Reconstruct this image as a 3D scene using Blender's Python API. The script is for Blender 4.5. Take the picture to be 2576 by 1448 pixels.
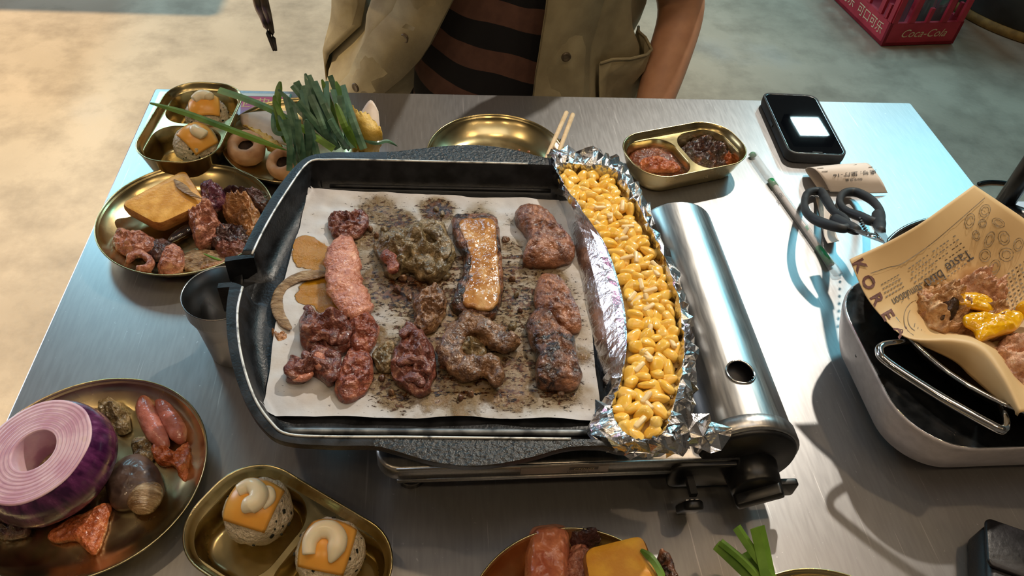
import bpy, bmesh, math, random
import numpy as np
from mathutils import Vector, Matrix, noise
random.seed(7); rng = np.random.default_rng(7)
for o in list(bpy.data.objects): bpy.data.objects.remove(o)
scene = bpy.context.scene
COL = scene.collection
PI = math.pi
TZ = 0.72            # table top above the floor
# ------------------------------------------------------------------ camera
FPX, CAMH, W, H = 1900.0, 0.60, 2576, 1448
RM = Matrix(((0.9945352784, 0.0077319232, -0.1041143473),
             (-0.0771752600, 0.7260627311, -0.6832839013),
             (0.0703104487, 0.6875849968, 0.7226917136)))
cam = bpy.data.cameras.new('camera'); camo = bpy.data.objects.new('camera', cam); COL.objects.link(camo)
camo.matrix_world = Matrix.Translation((0, 0, TZ + CAMH)) @ RM.to_4x4()
cam.sensor_width = 36; cam.lens = 36 * FPX / W; cam.clip_start = .02
scene.camera = camo
def at(px, py, z=0.0):
    """photo pixel -> world point at height z above the table top"""
    d = RM @ Vector((px - W / 2, -(py - H / 2), -FPX))
    t = (z - CAMH) / d.z
    return Vector((d.x * t, d.y * t, z + TZ))
# ------------------------------------------------------------------ world, lights, exposure
vs = scene.view_settings
vs.view_transform = 'Standard'; vs.look = 'None'; vs.gamma = 1; vs.use_curve_mapping = False
vs.exposure = 0.28
world = bpy.data.worlds.new('world'); scene.world = world; world.use_nodes = True
world.node_tree.nodes['Background'].inputs[0].default_value = (.5, .5, .55, 1)
world.node_tree.nodes['Background'].inputs[1].default_value = .25
CEIL = 2.95
def area(name, loc, size, power, col, target=None, sizey=None):
    l = bpy.data.lights.new(name, 'AREA'); l.energy = power; l.color = col
    l.shape = 'RECTANGLE'; l.size = size; l.size_y = sizey or size
    o = bpy.data.objects.new(name, l); COL.objects.link(o); o.location = loc
    d = (Vector(target) - Vector(loc)) if target else Vector((0, 0, -1))
    o.rotation_euler = d.to_track_quat('-Z', 'Y').to_euler()
    return o
def spot(name, loc, target, power, col, angle=60, blend=.5, radius=.04):
    l = bpy.data.lights.new(name, 'SPOT'); l.energy = power; l.color = col
    l.spot_size = math.radians(angle); l.spot_blend = blend; l.shadow_soft_size = radius
    o = bpy.data.objects.new(name, l); COL.objects.link(o); o.location = loc
    o.rotation_euler = (Vector(target) - Vector(loc)).to_track_quat('-Z', 'Y').to_euler()
    return o
def point(name, loc, power, col, radius=.03):
    l = bpy.data.lights.new(name, 'POINT'); l.energy = power; l.color = col; l.shadow_soft_size = radius
    o = bpy.data.objects.new(name, l); COL.objects.link(o); o.location = loc
    return o
KEY = (1.12, 2.05, TZ + 2.05)
spot('key_spot', KEY, (.25, .5, TZ), 170, (1, .90, .76), 75, .6, .035)
WARM = (-2.6, 1.5, 2.75)
spot('warm_floor_spot', WARM, (-1.35, 1.95, 0), 560, (1, .74, .42), 66, .5, .05)
PANELS = [((2.75, 3.15, CEIL - .06), 1.1, .85, 31, (.26, .82, 1)), ((-1.8, 3.75, CEIL - .06), .45, 1.5, 36, (.42, .84, 1)),
          ((2.48, 4.03, CEIL - .06), .20, .21, 12, (.62, .95, 1)), ((-.25, 3.9, CEIL - .06), .7, 1.0, 34, (.45, .78, 1)), ((.3, .25, CEIL - .06), 1.3, .5, 4, (1, .93, .86))]  # last panel is added as overhead fill, not a known lamp
PLAB = ['large square cyan white panel light on the ceiling', 'long narrow blue panel light near the left wall', 'small bright square panel light on the ceiling', 'pale blue panel light above the far side of the room', 'added warm white fill panel light above the steel table']
for i, (p, sx, sy, e, c) in enumerate(PANELS): area('panel_light', p, sx, e, c, None, sy)
BULBS = [(-1.25, -.5, 2.6), (-.4, -.55, 2.6), (.5, -.5, 2.6), (1.3, -.5, 2.6), (-.7, .62, 2.6), (.15, .72, 2.6), (1.0, .62, 2.6)]
for b in BULBS: point('bulb_light', b, 7.2, (1, .72, .42), .03)
NEON = (-4.1, 4.4, 2.35)
area('neon_light', NEON, .08, 7, (1, .10, .42), (0, 4.4, 1.3), 1.6).rotation_euler = (0, -PI / 2, 0)
WIN = (-4.17, 3.5, 1.35)     # daylight through the window in the left wall
area('window_light', WIN, 1.6, 68, (.80, .88, 1), (0, 3.5, 1.35), 2.0).rotation_euler = (0, -PI / 2, 0)

# ------------------------------------------------------------------ materials
def S(r, g, b):
    f = lambda c: ((c / 255 + .055) / 1.055) ** 2.4 if c > 10 else c / 255 / 12.92
    return (f(r), f(g), f(b), 1)
MATS = {}
COATR = .1
def pm(name, c1, c2=None, scale=40, detail=5, rough=.5, rough2=None, metal=0, bump=0, bscale=None, bdist=.002, coat=0, sss=0,
       stretch=(1, 1, 1), thr=(.38, .62), c3=None, spec=.5, trans=0, alpha=1, ior=1.45, distort=0, aniso=0, bdetail=4):
    m = bpy.data.materials.new(name); m.use_nodes = True; nt = m.node_tree; N = nt.nodes; L = nt.links
    b = N['Principled BSDF']; tc = N.new('ShaderNodeTexCoord'); mp = N.new('ShaderNodeMapping')
    mp.inputs['Scale'].default_value = stretch; L.new(tc.outputs['Object'], mp.inputs[0])
    ns = N.new('ShaderNodeTexNoise'); ns.inputs['Scale'].default_value = scale; ns.inputs['Detail'].default_value = detail
    ns.inputs['Distortion'].default_value = distort
    L.new(mp.outputs[0], ns.inputs['Vector'])
    cr = N.new('ShaderNodeValToRGB'); L.new(ns.outputs['Fac'], cr.inputs[0])
    e = cr.color_ramp.elements; e[0].position = thr[0]; e[1].position = thr[1]
    e[0].color = c1; e[1].color = c2 or tuple(min(1, x * 1.15) for x in c1[:3]) + (1,)
    if c3: q = e.new(min(1, thr[1] + .14)); q.color = c3
    L.new(cr.outputs[0], b.inputs['Base Color'])
    b.inputs['Roughness'].default_value = rough; b.inputs['Metallic'].default_value = metal
    b.inputs['Specular IOR Level'].default_value = spec; b.inputs['IOR'].default_value = ior
    b.inputs['Coat Weight'].default_value = coat; b.inputs['Coat Roughness'].default_value = .08
    b.inputs['Anisotropic'].default_value = aniso
    if sss:
        b.inputs['Subsurface Weight'].default_value = sss; b.inputs['Subsurface Radius'].default_value = (.006, .003, .0015)
    b.inputs['Transmission Weight'].default_value = trans; b.inputs['Alpha'].default_value = alpha
    if rough2 is not None:
        mr = N.new('ShaderNodeMapRange'); L.new(ns.outputs['Fac'], mr.inputs[0]); mr.inputs[1].default_value = .35; mr.inputs[2].default_value = .65
        mr.inputs[3].default_value = rough; mr.inputs[4].default_value = rough2; L.new(mr.outputs[0], b.inputs['Roughness'])
    if bump:
        n2 = N.new('ShaderNodeTexNoise'); n2.inputs['Scale'].default_value = bscale or scale * 3; n2.inputs['Detail'].default_value = bdetail
        L.new(mp.outputs[0], n2.inputs['Vector'])
        bp = N.new('ShaderNodeBump'); bp.inputs['Strength'].default_value = bump; bp.inputs['Distance'].default_value = bdist
        L.new(n2.outputs['Fac'], bp.inputs['Height']); L.new(bp.outputs[0], b.inputs['Normal'])
        if coat: L.new(bp.outputs[0], b.inputs['Coat Normal'])
    MATS[name] = m
    return m
def nodes(m): return m.node_tree.nodes, m.node_tree.links, m.node_tree.nodes['Principled BSDF']

steel = pm('brushed_steel', S(162, 162, 164), S(168, 168, 170), 40, 6, .31, .335, .80, .012, 300, .0002, stretch=(9, 1, 1))
steel_scratch = steel.copy(); steel_scratch.name = 'scratched_table_steel'
def scratch():
    N, L, b = nodes(steel_scratch); tc = [n for n in N if n.type == 'TEX_COORD'][0]; cr_ = [n for n in N if n.type == 'VALTORGB'][0]; prev = cr_.outputs[0]
    for rot, sc, st_ in ((.6, 9, 40), (-.5, 7, 50), (1.3, 8, 45), (.2, 260, 1)):
        mp = N.new('ShaderNodeMapping'); mp.inputs['Rotation'].default_value = (0, 0, rot); mp.inputs['Scale'].default_value = (st_, 1, 1); L.new(tc.outputs['Object'], mp.inputs[0])
        n_ = N.new('ShaderNodeTexNoise'); n_.inputs['Scale'].default_value = sc; n_.inputs['Detail'].default_value = 2; L.new(mp.outputs[0], n_.inputs['Vector'])
        r_ = N.new('ShaderNodeMapRange'); L.new(n_.outputs['Fac'], r_.inputs[0]); r_.inputs[1].default_value = .72; r_.inputs[2].default_value = .76; r_.inputs[4].default_value = .35
        mx = N.new('ShaderNodeMix'); mx.data_type = 'RGBA'; L.new(r_.outputs[0], mx.inputs[0]); L.new(prev, mx.inputs[6]); mx.inputs[7].default_value = (.85, .85, .85, 1); prev = mx.outputs[2]
    L.new(prev, b.inputs['Base Color'])
scratch()
stove_steel = pm('stove_steel', S(180, 180, 180), S(194, 193, 191), 30, 5, .30, .36, 1, .015, 180, .0002, stretch=(14, 1, 14))
gold = pm('brushed_gold', S(188, 172, 126), S(204, 188, 142), 30, 4, .2, .28, 1, .03, 400, .0003)
gold_in = gold
chrome = pm('chrome', S(200, 200, 200), S(215, 215, 215), 20, 2, .08, .14, 1)
black_iron = pm('seasoned_iron', S(18, 19, 21), S(34, 36, 40), 60, 6, .32, .5, .25, .5, 420, .0006, spec=.5)
iron_rough = pm('cast_iron_grain', S(16, 16, 17), S(34, 33, 31), 160, 6, .22, .36, .2, 1.0, 330, .0018, spec=.7)
worn_edge = pm('worn_iron_edge', S(90, 92, 94), S(215, 215, 210), 120, 6, .4, .35, .4, .3, 300, .0004, thr=(.3, .5))
black_plastic = pm('black_plastic', S(14, 14, 15), S(22, 22, 23), 80, 3, .28, .36, 0, .05, 300, .0003)
matte_black = pm('matte_black_rubber', S(30, 33, 37), S(40, 43, 47), 90, 3, .5, .6, 0, .06, 500, .0003)
glass_black = pm('black_glass', S(6, 8, 12), S(8, 10, 14), 20, 2, .015, None, 0, spec=1.0)
silver_plastic = pm('silver_paint', S(176, 170, 172), S(190, 184, 186), 120, 3, .38, .45, .25, .04, 900, .0002)
foil_m = pm('aluminium_foil', S(205, 205, 208), S(230, 230, 230), 60, 4, .16, .26, 1, .35, 260, .0016)
white_print = pm('cream_print', S(196, 178, 140), S(208, 190, 152), 60, 3, .7)
dark_print = pm('dark_print', S(78, 74, 74), S(92, 88, 86), 90, 3, .75)
brown_print = pm('brown_print', S(92, 60, 56), S(110, 74, 66), 300, 4, .75)
faint_print = pm('faint_print', S(120, 108, 92), S(132, 120, 104), 300, 3, .8)

# ------------------------------------------------------------------ mesh helpers
def V3(p): return (float(p[0]), float(p[1]), float(p[2]))
def link(o, parent=None):
    COL.objects.link(o)
    if parent is not None: o.parent = parent
    return o
def mk(name, verts, faces, m, parent=None, smooth=True, local=False, origin=None):
    """one mesh object; world-space verts unless local"""
    A = np.array([V3(v) for v in verts], dtype=float)
    if local: off = np.zeros(3)
    elif parent is not None:
        p = parent; off = np.zeros(3)
        while p is not None: off = off + np.array(p.location); p = p.parent
    elif origin is not None: off = np.array(origin, dtype=float)
    else: off = np.array([A[:, 0].mean(), A[:, 1].mean(), A[:, 2].min()])
    me = bpy.data.meshes.new(name); me.from_pydata((A - off).tolist(), [], [tuple(int(i) for i in f) for f in faces])
    me.validate(); me.update()
    if m: me.materials.append(m)
    if smooth: me.polygons.foreach_set('use_smooth', [True] * len(me.polygons))
    o = bpy.data.objects.new(name, me)
    if not local and parent is None: o.location = off
    return link(o, parent)
def thing(name, label, cat, loc=(0, 0, 0), rz=0, group=None, rot=None):
    o = bpy.data.objects.new(name, None); o.empty_display_size = .02; COL.objects.link(o)
    o.location = loc; o.rotation_euler = rot or (0, 0, rz)
    return tag(o, label, cat, group)
def tag(o, label, cat, group=None):
    o['label'] = label; o['category'] = cat
    if group: o['group'] = group
    return o
def struct(o): o['kind'] = 'structure'; return o
def dup(o, parent=None):
    c = o.copy(); COL.objects.link(c); c.parent = parent
    for ch in o.children: dup(ch, c)
    return c
def box(x0, x1, y0, y1, z0, z1):
    v = [(x, y, z) for z in (z0, z1) for (x, y) in ((x0, y0), (x1, y0), (x1, y1), (x0, y1))]
    return v, [(3, 2, 1, 0), (4, 5, 6, 7), (0, 1, 5, 4), (1, 2, 6, 5), (2, 3, 7, 6), (3, 0, 4, 7)]
def join(*parts):
    V, F = [], []
    for v, f in parts:
        n = len(V); V += [tuple(p) for p in v]; F += [tuple(i + n for i in q) for q in f]
    return V, F
def xf(vf, M): return [tuple(M @ Vector(p)) for p in vf[0]], vf[1]
def lathe(prof, n=48, cap0=True, cap1=True):
    V, F = [], []
    for r, z in prof:
        for k in range(n): V.append((r * math.cos(2 * PI * k / n), r * math.sin(2 * PI * k / n), z))
    for i in range(len(prof) - 1):
        for k in range(n):
            a, b = i * n + k, i * n + (k + 1) % n
            F.append((a, b, b + n, a + n))
    if cap0: F.append(tuple(reversed(range(n))))
    if cap1: F.append(tuple(range((len(prof) - 1) * n, len(prof) * n)))
    return V, F
def loft(rings, cap0=True, cap1=True, closed=True):
    n = len(rings[0]); V, F = [], []
    for r in rings: V += [tuple(p) for p in r]
    for i in range(len(rings) - 1):
        for k in range(n if closed else n - 1):
            a, b = i * n + k, i * n + (k + 1) % n
            F.append((a, b, b + n, a + n))
    if cap0: F.append(tuple(reversed(range(n))))
    if cap1: F.append(tuple(range((len(rings) - 1) * n, len(rings) * n)))
    return V, F
def tube(pts, rad, n=10, closed=False, flat=1.0):
    P = [Vector(p) for p in pts]; m = len(P)
    R = rad if hasattr(rad, '__len__') else [rad] * m
    rings = []; up = Vector((0, 0, 1))
    for i in range(m):
        if closed: t = P[(i + 1) % m] - P[i - 1]
        else: t = P[min(i + 1, m - 1)] - P[max(i - 1, 0)]
        t.normalize()
        u = up if abs(t.dot(up)) < .95 else Vector((0, 1, 0))
        a = t.cross(u).normalized(); b = a.cross(t).normalized()
        rings.append([P[i] + (a * math.cos(2 * PI * k / n) + b * math.sin(2 * PI * k / n) * flat) * R[i] for k in range(n)])
    if closed: rings.append(rings[0])
    v, f = loft(rings, not closed, not closed)
    return v, f
def cr(pts, n, closed=False):
    """Catmull-Rom resample, n points per segment"""
    P = [np.array(p, dtype=float) for p in pts]; m = len(P); out = []
    for i in range(m if closed else m - 1):
        if closed: p0, p1, p2, p3 = P[i - 1], P[i], P[(i + 1) % m], P[(i + 2) % m]
        else: p0, p1, p2, p3 = P[max(i - 1, 0)], P[i], P[i + 1], P[min(i + 2, m - 1)]
        for k in range(n):
            t = k / n
            out.append(.5 * (2 * p1 + (p2 - p0) * t + (2 * p0 - 5 * p1 + 4 * p2 - p3) * t * t + (3 * p1 - p0 - 3 * p2 + p3) * t ** 3))
    if not closed: out.append(P[-1])
    return out
def rrect(w, h, r, n=8):
    pts = []
    for cx, cy, a0 in ((w / 2 - r, h / 2 - r, 0), (-w / 2 + r, h / 2 - r, 90), (-w / 2 + r, -h / 2 + r, 180), (w / 2 - r, -h / 2 + r, 270)):
        for k in range(n + 1):
            a = math.radians(a0 + 90 * k / n); pts.append((cx + r * math.cos(a), cy + r * math.sin(a)))
    return pts
def rbox(w, d, r, z0, z1, bev=.002, n=6):
    """rounded-corner slab with eased top and bottom edges"""
    b = bev
    def ring(i, z): return [(x, y, z) for x, y in rrect(w - 2 * i, d - 2 * i, max(r - i, .0004), n)]
    return loft([ring(b, z0), ring(b * .3, z0 + b * .3), ring(0, z0 + b), ring(0, z1 - b), ring(b * .3, z1 - b * .3), ring(b, z1)])
def nz(p, s, seed=0.0):
    return noise.noise(Vector((p[0] * s + seed * 7.31, p[1] * s + seed * 3.17, p[2] * s - seed * 5.77)))
def turb(p, s, seed=0.0, o=4):
    a, t, f = 1.0, 0.0, s
    for _ in range(o):
        t += a * nz(p, f, seed); a *= .5; f *= 2.03
    return t
def text_geo(s, size=1.0, shear=0.0, bold=0.0):
    c = bpy.data.curves.new('t', 'FONT'); c.body = s; c.size = size; c.align_x = 'CENTER'; c.align_y = 'CENTER'; c.shear = shear; c.resolution_u = 3; c.offset = bold * size
    o = bpy.data.objects.new('t', c); COL.objects.link(o); bpy.context.view_layer.update()
    me = bpy.data.meshes.new_from_object(o.evaluated_get(bpy.context.evaluated_depsgraph_get()))
    v = [tuple(x.co) for x in me.vertices]; f = [tuple(p.vertices) for p in me.polygons]
    bpy.data.objects.remove(o); bpy.data.curves.remove(c); bpy.data.meshes.remove(me)
    return v, f
def text_on(name, s, size, fn, m, parent, shear=0.0, bold=0.0):
    """lettering laid on a surface: fn maps (x, y) of the text plane to a world point"""
    v, f = text_geo(s, size, shear, bold)
    return mk(name, [fn(p[0], p[1]) for p in v], f, m, parent, smooth=False)

# ------------------------------------------------------------------ the room
floor_m = pm('concrete_floor', S(154, 140, 122), S(186, 170, 150), 1.3, 8, .38, .55, 0, .25, 60, .003, thr=(.34, .62), c3=S(178, 172, 166))
def stain_floor():
    N, L, b = nodes(floor_m)
    cr_ = [n for n in N if n.type == 'VALTORGB'][0]; tc = [n for n in N if n.type == 'TEX_COORD'][0]
    n2 = N.new('ShaderNodeTexNoise'); n2.inputs['Scale'].default_value = 5.5; n2.inputs['Detail'].default_value = 9; n2.inputs['Roughness'].default_value = .65
    L.new(tc.outputs['Object'], n2.inputs['Vector'])
    r2 = N.new('ShaderNodeValToRGB'); L.new(n2.outputs['Fac'], r2.inputs[0])
    r2.color_ramp.elements[0].position = .33; r2.color_ramp.elements[1].position = .56
    r2.color_ramp.elements[0].color = (.42, .40, .38, 1); r2.color_ramp.elements[1].color = (1, 1, 1, 1)
    mx = N.new('ShaderNodeMix'); mx.data_type = 'RGBA'; mx.blend_type = 'MULTIPLY'; mx.inputs[0].default_value = .55
    L.new(cr_.outputs[0], mx.inputs[6]); L.new(r2.outputs[0], mx.inputs[7]); L.new(mx.outputs[2], b.inputs['Base Color'])
stain_floor()
wall_m = pm('wall_plaster', S(128, 122, 116), S(146, 140, 134), 3, 5, .8, None, 0, .2, 40, .003)
ceil_m = pm('ceiling_paint', S(104, 102, 102), S(116, 113, 112), 3, 5, .8)
X0, X1, Y0, Y1 = -4.2, 4.6, -2.6, 5.6
struct(mk('floor', *box(X0, X1, Y0, Y1, -.05, 0), floor_m, smooth=False, origin=(0, 0, 0)))
struct(mk('ceiling', *box(X0, X1, Y0, Y1, CEIL, CEIL + .06), ceil_m, smooth=False, origin=(0, 0, CEIL)))
struct(mk('wall_back', *box(X0, X1, Y1, Y1 + .08, 0, CEIL), wall_m, smooth=False))
struct(mk('wall_front', *box(X0, X1, Y0 - .08, Y0, 0, CEIL), wall_m, smooth=False))
struct(mk('wall_left', *box(X0 - .08, X0, Y0, Y1, 0, CEIL), wall_m, smooth=False))
struct(mk('wall_right', *box(X1, X1 + .08, Y0, Y1, 0, CEIL), wall_m, smooth=False))
wn = struct(mk('window_1', *join(*[box(X0, X0 + .05, WIN[1] + a, WIN[1] + b, WIN[2] + c, WIN[2] + d) for a, b, c, d in ((-1.08, -1.0, -.88, .88), (1.0, 1.08, -.88, .88), (-1.08, 1.08, -.88, -.80), (-1.08, 1.08, .80, .88))]), wall_m, None, False))
mk('mullion', *box(X0 + .03, X0 + .06, WIN[1] - .015, WIN[1] + .015, WIN[2] - .80, WIN[2] + .80), wall_m, wn, False)
# lamps that give the light above
lamp_m = pm('lamp_housing', S(30, 30, 32), S(40, 40, 42), 20, 3, .5)
def glow(name, col, s):
    m = bpy.data.materials.new(name); m.use_nodes = True; b = m.node_tree.nodes['Principled BSDF']
    b.inputs['Base Color'].default_value = (*col, 1); b.inputs['Emission Color'].default_value = (*col, 1); b.inputs['Emission Strength'].default_value = s
    return m
for i, (p, sx, sy, e, c) in enumerate(PANELS):
    t = thing('ceiling_panel_light', PLAB[i], 'light', (p[0], p[1], CEIL - .05))
    a, b_ = sx / 2 + .03, sy / 2 + .03
    mk('frame', *join(box(-a, a, -b_, -b_ + .03, -.02, .05), box(-a, a, b_ - .03, b_, -.02, .05), box(-a, -a + .03, -b_, b_, -.02, .05), box(a - .03, a, -b_, b_, -.02, .05)), lamp_m, t, False, True)
    mk('back_plate', *box(-a, a, -b_, b_, .01, .05), lamp_m, t, False, True)
def spot_lamp(p, label):
    t = thing('ceiling_spotlight', label, 'light', (p[0], p[1], p[2]))
    mk('shade', *lathe([(.03, .14), (.06, .10), (.075, .0), (.07, .0), (.05, .09), (.02, .12)], 24, False, False), lamp_m, t, True, True)
    mk('stem', *tube([(0, 0, .13), (0, 0, CEIL - p[2])], .012, 8), lamp_m, t, True, True)
spot_lamp((KEY[0], KEY[1], KEY[2] + .02), 'black spotlight hung above the far side of the steel table')
spot_lamp((WARM[0], WARM[1], WARM[2] + .02), 'black spotlight hung above the warm lit floor')
bulb_m = glow('bulb_glass', (1, .72, .35), 6)
for b in BULBS:
    t = thing('pendant_bulb', 'bare warm bulb hanging on a cord from the ceiling', 'light', (b[0], b[1], b[2] + .03), 0, 'row of bare hanging bulbs')
    mk('socket', *lathe([(.018, .02), (.02, .06), (.008, .075)], 12), lamp_m, t, True, True)
    mk('cord', *tube([(0, 0, .07), (0, 0, CEIL - b[2] - .03)], .004, 6), lamp_m, t, True, True)
t = thing('neon_tube', 'long pink neon tube mounted along the left wall', 'neon', (NEON[0] - .03, NEON[1], NEON[2]))
mk('bracket', *box(-.07, 0, -.85, .85, -.06, .06), lamp_m, t, False, True)

# ------------------------------------------------------------------ table
TX0, TX1, TY0, TY1 = -.380, .732, .030, .952
tb = thing('steel_table', 'brushed stainless steel dining table crowded with grilled food', 'table', ((TX0 + TX1) / 2, (TY0 + TY1) / 2, 0))
v, f = rbox(TX1 - TX0, TY1 - TY0, .004, TZ - .035, TZ, .0015, 4)
mk('table_top', v, f, steel_scratch, tb, False, True)
for sx in (-1, 1):
    for sy in (-1, 1):
        cx, cy = sx * ((TX1 - TX0) / 2 - .05), sy * ((TY1 - TY0) / 2 - .05)
        mk('leg', *box(cx - .02, cx + .02, cy - .02, cy + .02, 0, TZ - .03), steel, tb, False, True)
mk('apron', *join(*[box(-(TX1 - TX0) / 2 + .03, (TX1 - TX0) / 2 - .03, s * .42 - .01, s * .42 + .01, TZ - .08, TZ - .03) for s in (-1, 1)]), steel, tb, False, True)

# ------------------------------------------------------------------ pieces used all over the table
def T(x, y, z=0.0): return (x, y, TZ + z)
def plate(name, label, c, r, group=None, h=.025):
    prof = [(.60 * r, 0), (.70 * r, .001), (.80 * r, .006), (.92 * r, .0155), (r * .998, h), (r + .0006, h + .0006), (r + .0002, h + .0014), (r - .0008, h + .0012),
            (.985 * r, h - .002), (.91 * r, .0165), (.80 * r, .0078), (.70 * r, .0035), (.60 * r, .0024), (.3 * r, .0022)]
    v, f = lathe(prof, 96)
    o = mk(name, v, f, gold, None, True, True); o.location = T(*c); tag(o, label, 'plate', group)
    return o
def tri_fill(outer, holes, z):
    bm = bmesh.new(); es = []
    for loop in [outer] + holes:
        vs_ = [bm.verts.new((x, y, z)) for x, y in loop]
        for i in range(len(vs_)): es.append(bm.edges.new((vs_[i], vs_[(i + 1) % len(vs_)])))
    bmesh.ops.triangle_fill(bm, use_beauty=True, use_dissolve=False, edges=es, normal=(0, 0, 1))
    bm.verts.index_update()
    r = [tuple(v.co) for v in bm.verts], [tuple(v.index for v in f_.verts) for f_ in bm.faces]
    bm.free(); return r
def tray(label, c, ang, L=.163, Wd=.096, Hh=.035, z=0.0, split=.5, bend=0.0):
    t = thing('divided_tray', label, 'tray', T(c[0], c[1], z), ang)
    R = .040
    def ring(i, zz): return [(x, y, zz) for x, y in rrect(L - 2 * i, Wd - 2 * i, max(R - i, .004), 10)]
    led = Hh - .008
    shell = loft([ring(.017, 0), ring(.014, .001), ring(.011, .005), ring(.006, Hh * .5), ring(.0008, Hh - .003), ring(0, Hh - .0012), ring(-.0006, Hh), ring(.0004, Hh + .0008), ring(.0014, Hh),
                  ring(.003, Hh - .004), ring(.0055, led + .0006), ring(.0062, led)], True, False)
    outer = [(x, y) for x, y, _ in ring(.0062, led)]
    wells = []; walls = []
    for s in (-1, 1):
        ww = (L - .0124) / 2 - .004; wh = Wd - .0124 - .003
        cx = s * ((L - .0124) / 4 + .0005)
        def wr(i, zz, r=.026): return [(cx + x, y, zz) for x, y in rrect(ww - 2 * i, wh - 2 * i, max(r - i, .003), 9)]
        wells.append([(x, y) for x, y, _ in wr(0, led)])
        walls.append(loft([wr(0, led), wr(.0008, led - .001), wr(.003, led * .45), wr(.005, .006), wr(.0075, .003), wr(.011, .0022)], False, True))
    top = tri_fill(outer, wells, led)
    mk('tray_shell', *shell, gold, t, True, True)
    mk('tray_ledge', *top, gold, t, False, True)
    for w_ in walls: mk('compartment', *w_, gold, t, True, True)
    return t
def blob_geo(outline, z0, Hh, seed, amp=.5, freq=120, p=2.6, fold=.6, N=None, K=26, zoff=.35, center=None, spread=1.0):
    """lump whose outline is traced from photo pixels lying at z0 above the table"""
    pts = [np.array(at(x, y, z0 + Hh * zoff)) for x, y in outline]
    ring = cr(pts, max(2, int((120 if K > 8 else 30) / len(pts))), True); n = len(ring)
    ring = np.array(ring); ring[:, 2] = TZ + z0
    c = ring.mean(0) if center is None else np.array(at(center[0], center[1], z0 + Hh * zoff))
    c[2] = TZ + z0
    V, F = [], []
    size = np.linalg.norm(ring - c, axis=1).mean()
    tall = min(1.0, Hh / max(size, 1e-4)); freq = freq * (1 - .35 * tall)
    for k in range(1, K + 1):
        th = k / K
        s = (1 - .6 * tall) * th + .6 * tall * math.sin(th * PI / 2) ** (2 / p) if k < K else 1.0
        prof = (1 - s ** p) ** .55 if s < 1 else 0
        belly = 1 + .10 * tall * math.sin(PI * min(1, prof * 1.1)) * s      # sides bulge a little over the foot
        for i in range(n):
            q = c + (ring[i] - c) * s * spread * belly
            e = np.array([q[0], q[1], q[2] + prof * Hh])
            t1 = turb(e, freq, seed, 4); t2 = 1 - abs(nz(e, freq * .6, seed + 3)) * 2.6; t3 = 1 - abs(nz(e, freq * 1.7, seed + 6)) * 2.6
            dsp_ = amp * t1 * .75 + fold * .38 * (t2 - .5) + (.22 * amp + .10 * fold) * t3
            hgt = prof * Hh * .92 * (1 + dsp_ * (1 - .45 * tall * s))
            rad = (ring[i] - c) / (np.linalg.norm(ring[i] - c) + 1e-9)
            wob = size * .16 * amp * s; side = size * .11 * tall * dsp_ * s * (prof > 0)
            V.append((q[0] + wob * nz(e, freq * 1.3, seed + 5) + rad[0] * side, q[1] + wob * nz(e, freq * 1.3, seed + 9) + rad[1] * side, q[2] + max(hgt, 0) + (0 if s < 1 else -.0006)))
    V.append((c[0], c[1], c[2] + Hh * (1 + amp * turb(c, freq, seed, 4) * .6)))
    for k in range(K - 1):
        for i in range(n):
            a, b = k * n + i, k * n + (i + 1) % n
            F.append((a, a + n, b + n, b))
    for i in range(n): F.append((len(V) - 1, i, (i + 1) % n))
    F.append(tuple(reversed(range((K - 1) * n, K * n))))
    return V, F
SEED = [1]
def blob(name, outline, z0, Hh, m, label=None, cat=None, group=None, parent=None, **kw):
    SEED[0] += 1
    v, f = blob_geo(outline, z0, Hh, SEED[0] * 1.37, **kw)
    o = mk(name, v, f, m, parent)
    if label: tag(o, label, cat, group)
    return o
def folds(parent, m, z0, lst):
    for sp, w, h, dz in lst:
        SEED[0] += 1
        mk('fold', *strip_geo(sp, w, z0 + dz, h, SEED[0] * 1.61, amp=.5, fold=.5), m, parent)
def strip_geo(spine, widths, z0, Hh, seed, amp=.4, freq=110, fold=.3, n=16, zs=None, sub=7, zoff=.3):
    """long piece swept along a pixel spine; widths in metres"""
    k = len(spine); zs = zs or [z0] * k
    C = [np.array(at(x, y, z + Hh * zoff)) for (x, y), z in zip(spine, zs)]
    for c, z in zip(C, zs): c[2] = TZ + z
    Wd = widths if hasattr(widths, '__len__') else [widths] * k
    D = cr([np.append(c, w) for c, w in zip(C, Wd)], sub); rings = []
    m_ = len(D)
    for i, d in enumerate(D):
        t = D[min(i + 1, m_ - 1)][:3] - D[max(i - 1, 0)][:3]; t[2] = 0; t /= max(np.linalg.norm(t), 1e-9)
        s = np.array([t[1], -t[0], 0]); e = min(i, m_ - 1 - i); cap = min(1, .25 + .75 * math.sqrt(min(1, e / 5.0)))
        r = []
        for j in range(n):
            a = 2 * PI * j / n
            q = d[:3] + s * math.cos(a) * d[3] * .5 * cap + np.array([0, 0, 1]) * (Hh * .5 + Hh * .5 * math.sin(a) * cap)
            k1 = turb(q, freq, seed, 3) * amp + fold * (abs(nz(q, freq * .6, seed + 4)) - .3)
            q = q + s * math.cos(a) * k1 * d[3] * .35 + np.array([0, 0, max(math.sin(a), 0)]) * k1 * Hh * .7
            q[2] = max(q[2], TZ + min(zs) - .0004) if amp else q[2]
            r.append(q)
        rings.append(r)
    return loft(rings)
def strip(name, spine, widths, z0, Hh, m, label=None, cat=None, group=None, parent=None, **kw):
    SEED[0] += 1
    v, f = strip_geo(spine, widths, z0, Hh, SEED[0] * 1.61, **kw)
    o = mk(name, v, f, m, parent)
    if label: tag(o, label, cat, group)
    return o

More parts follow.
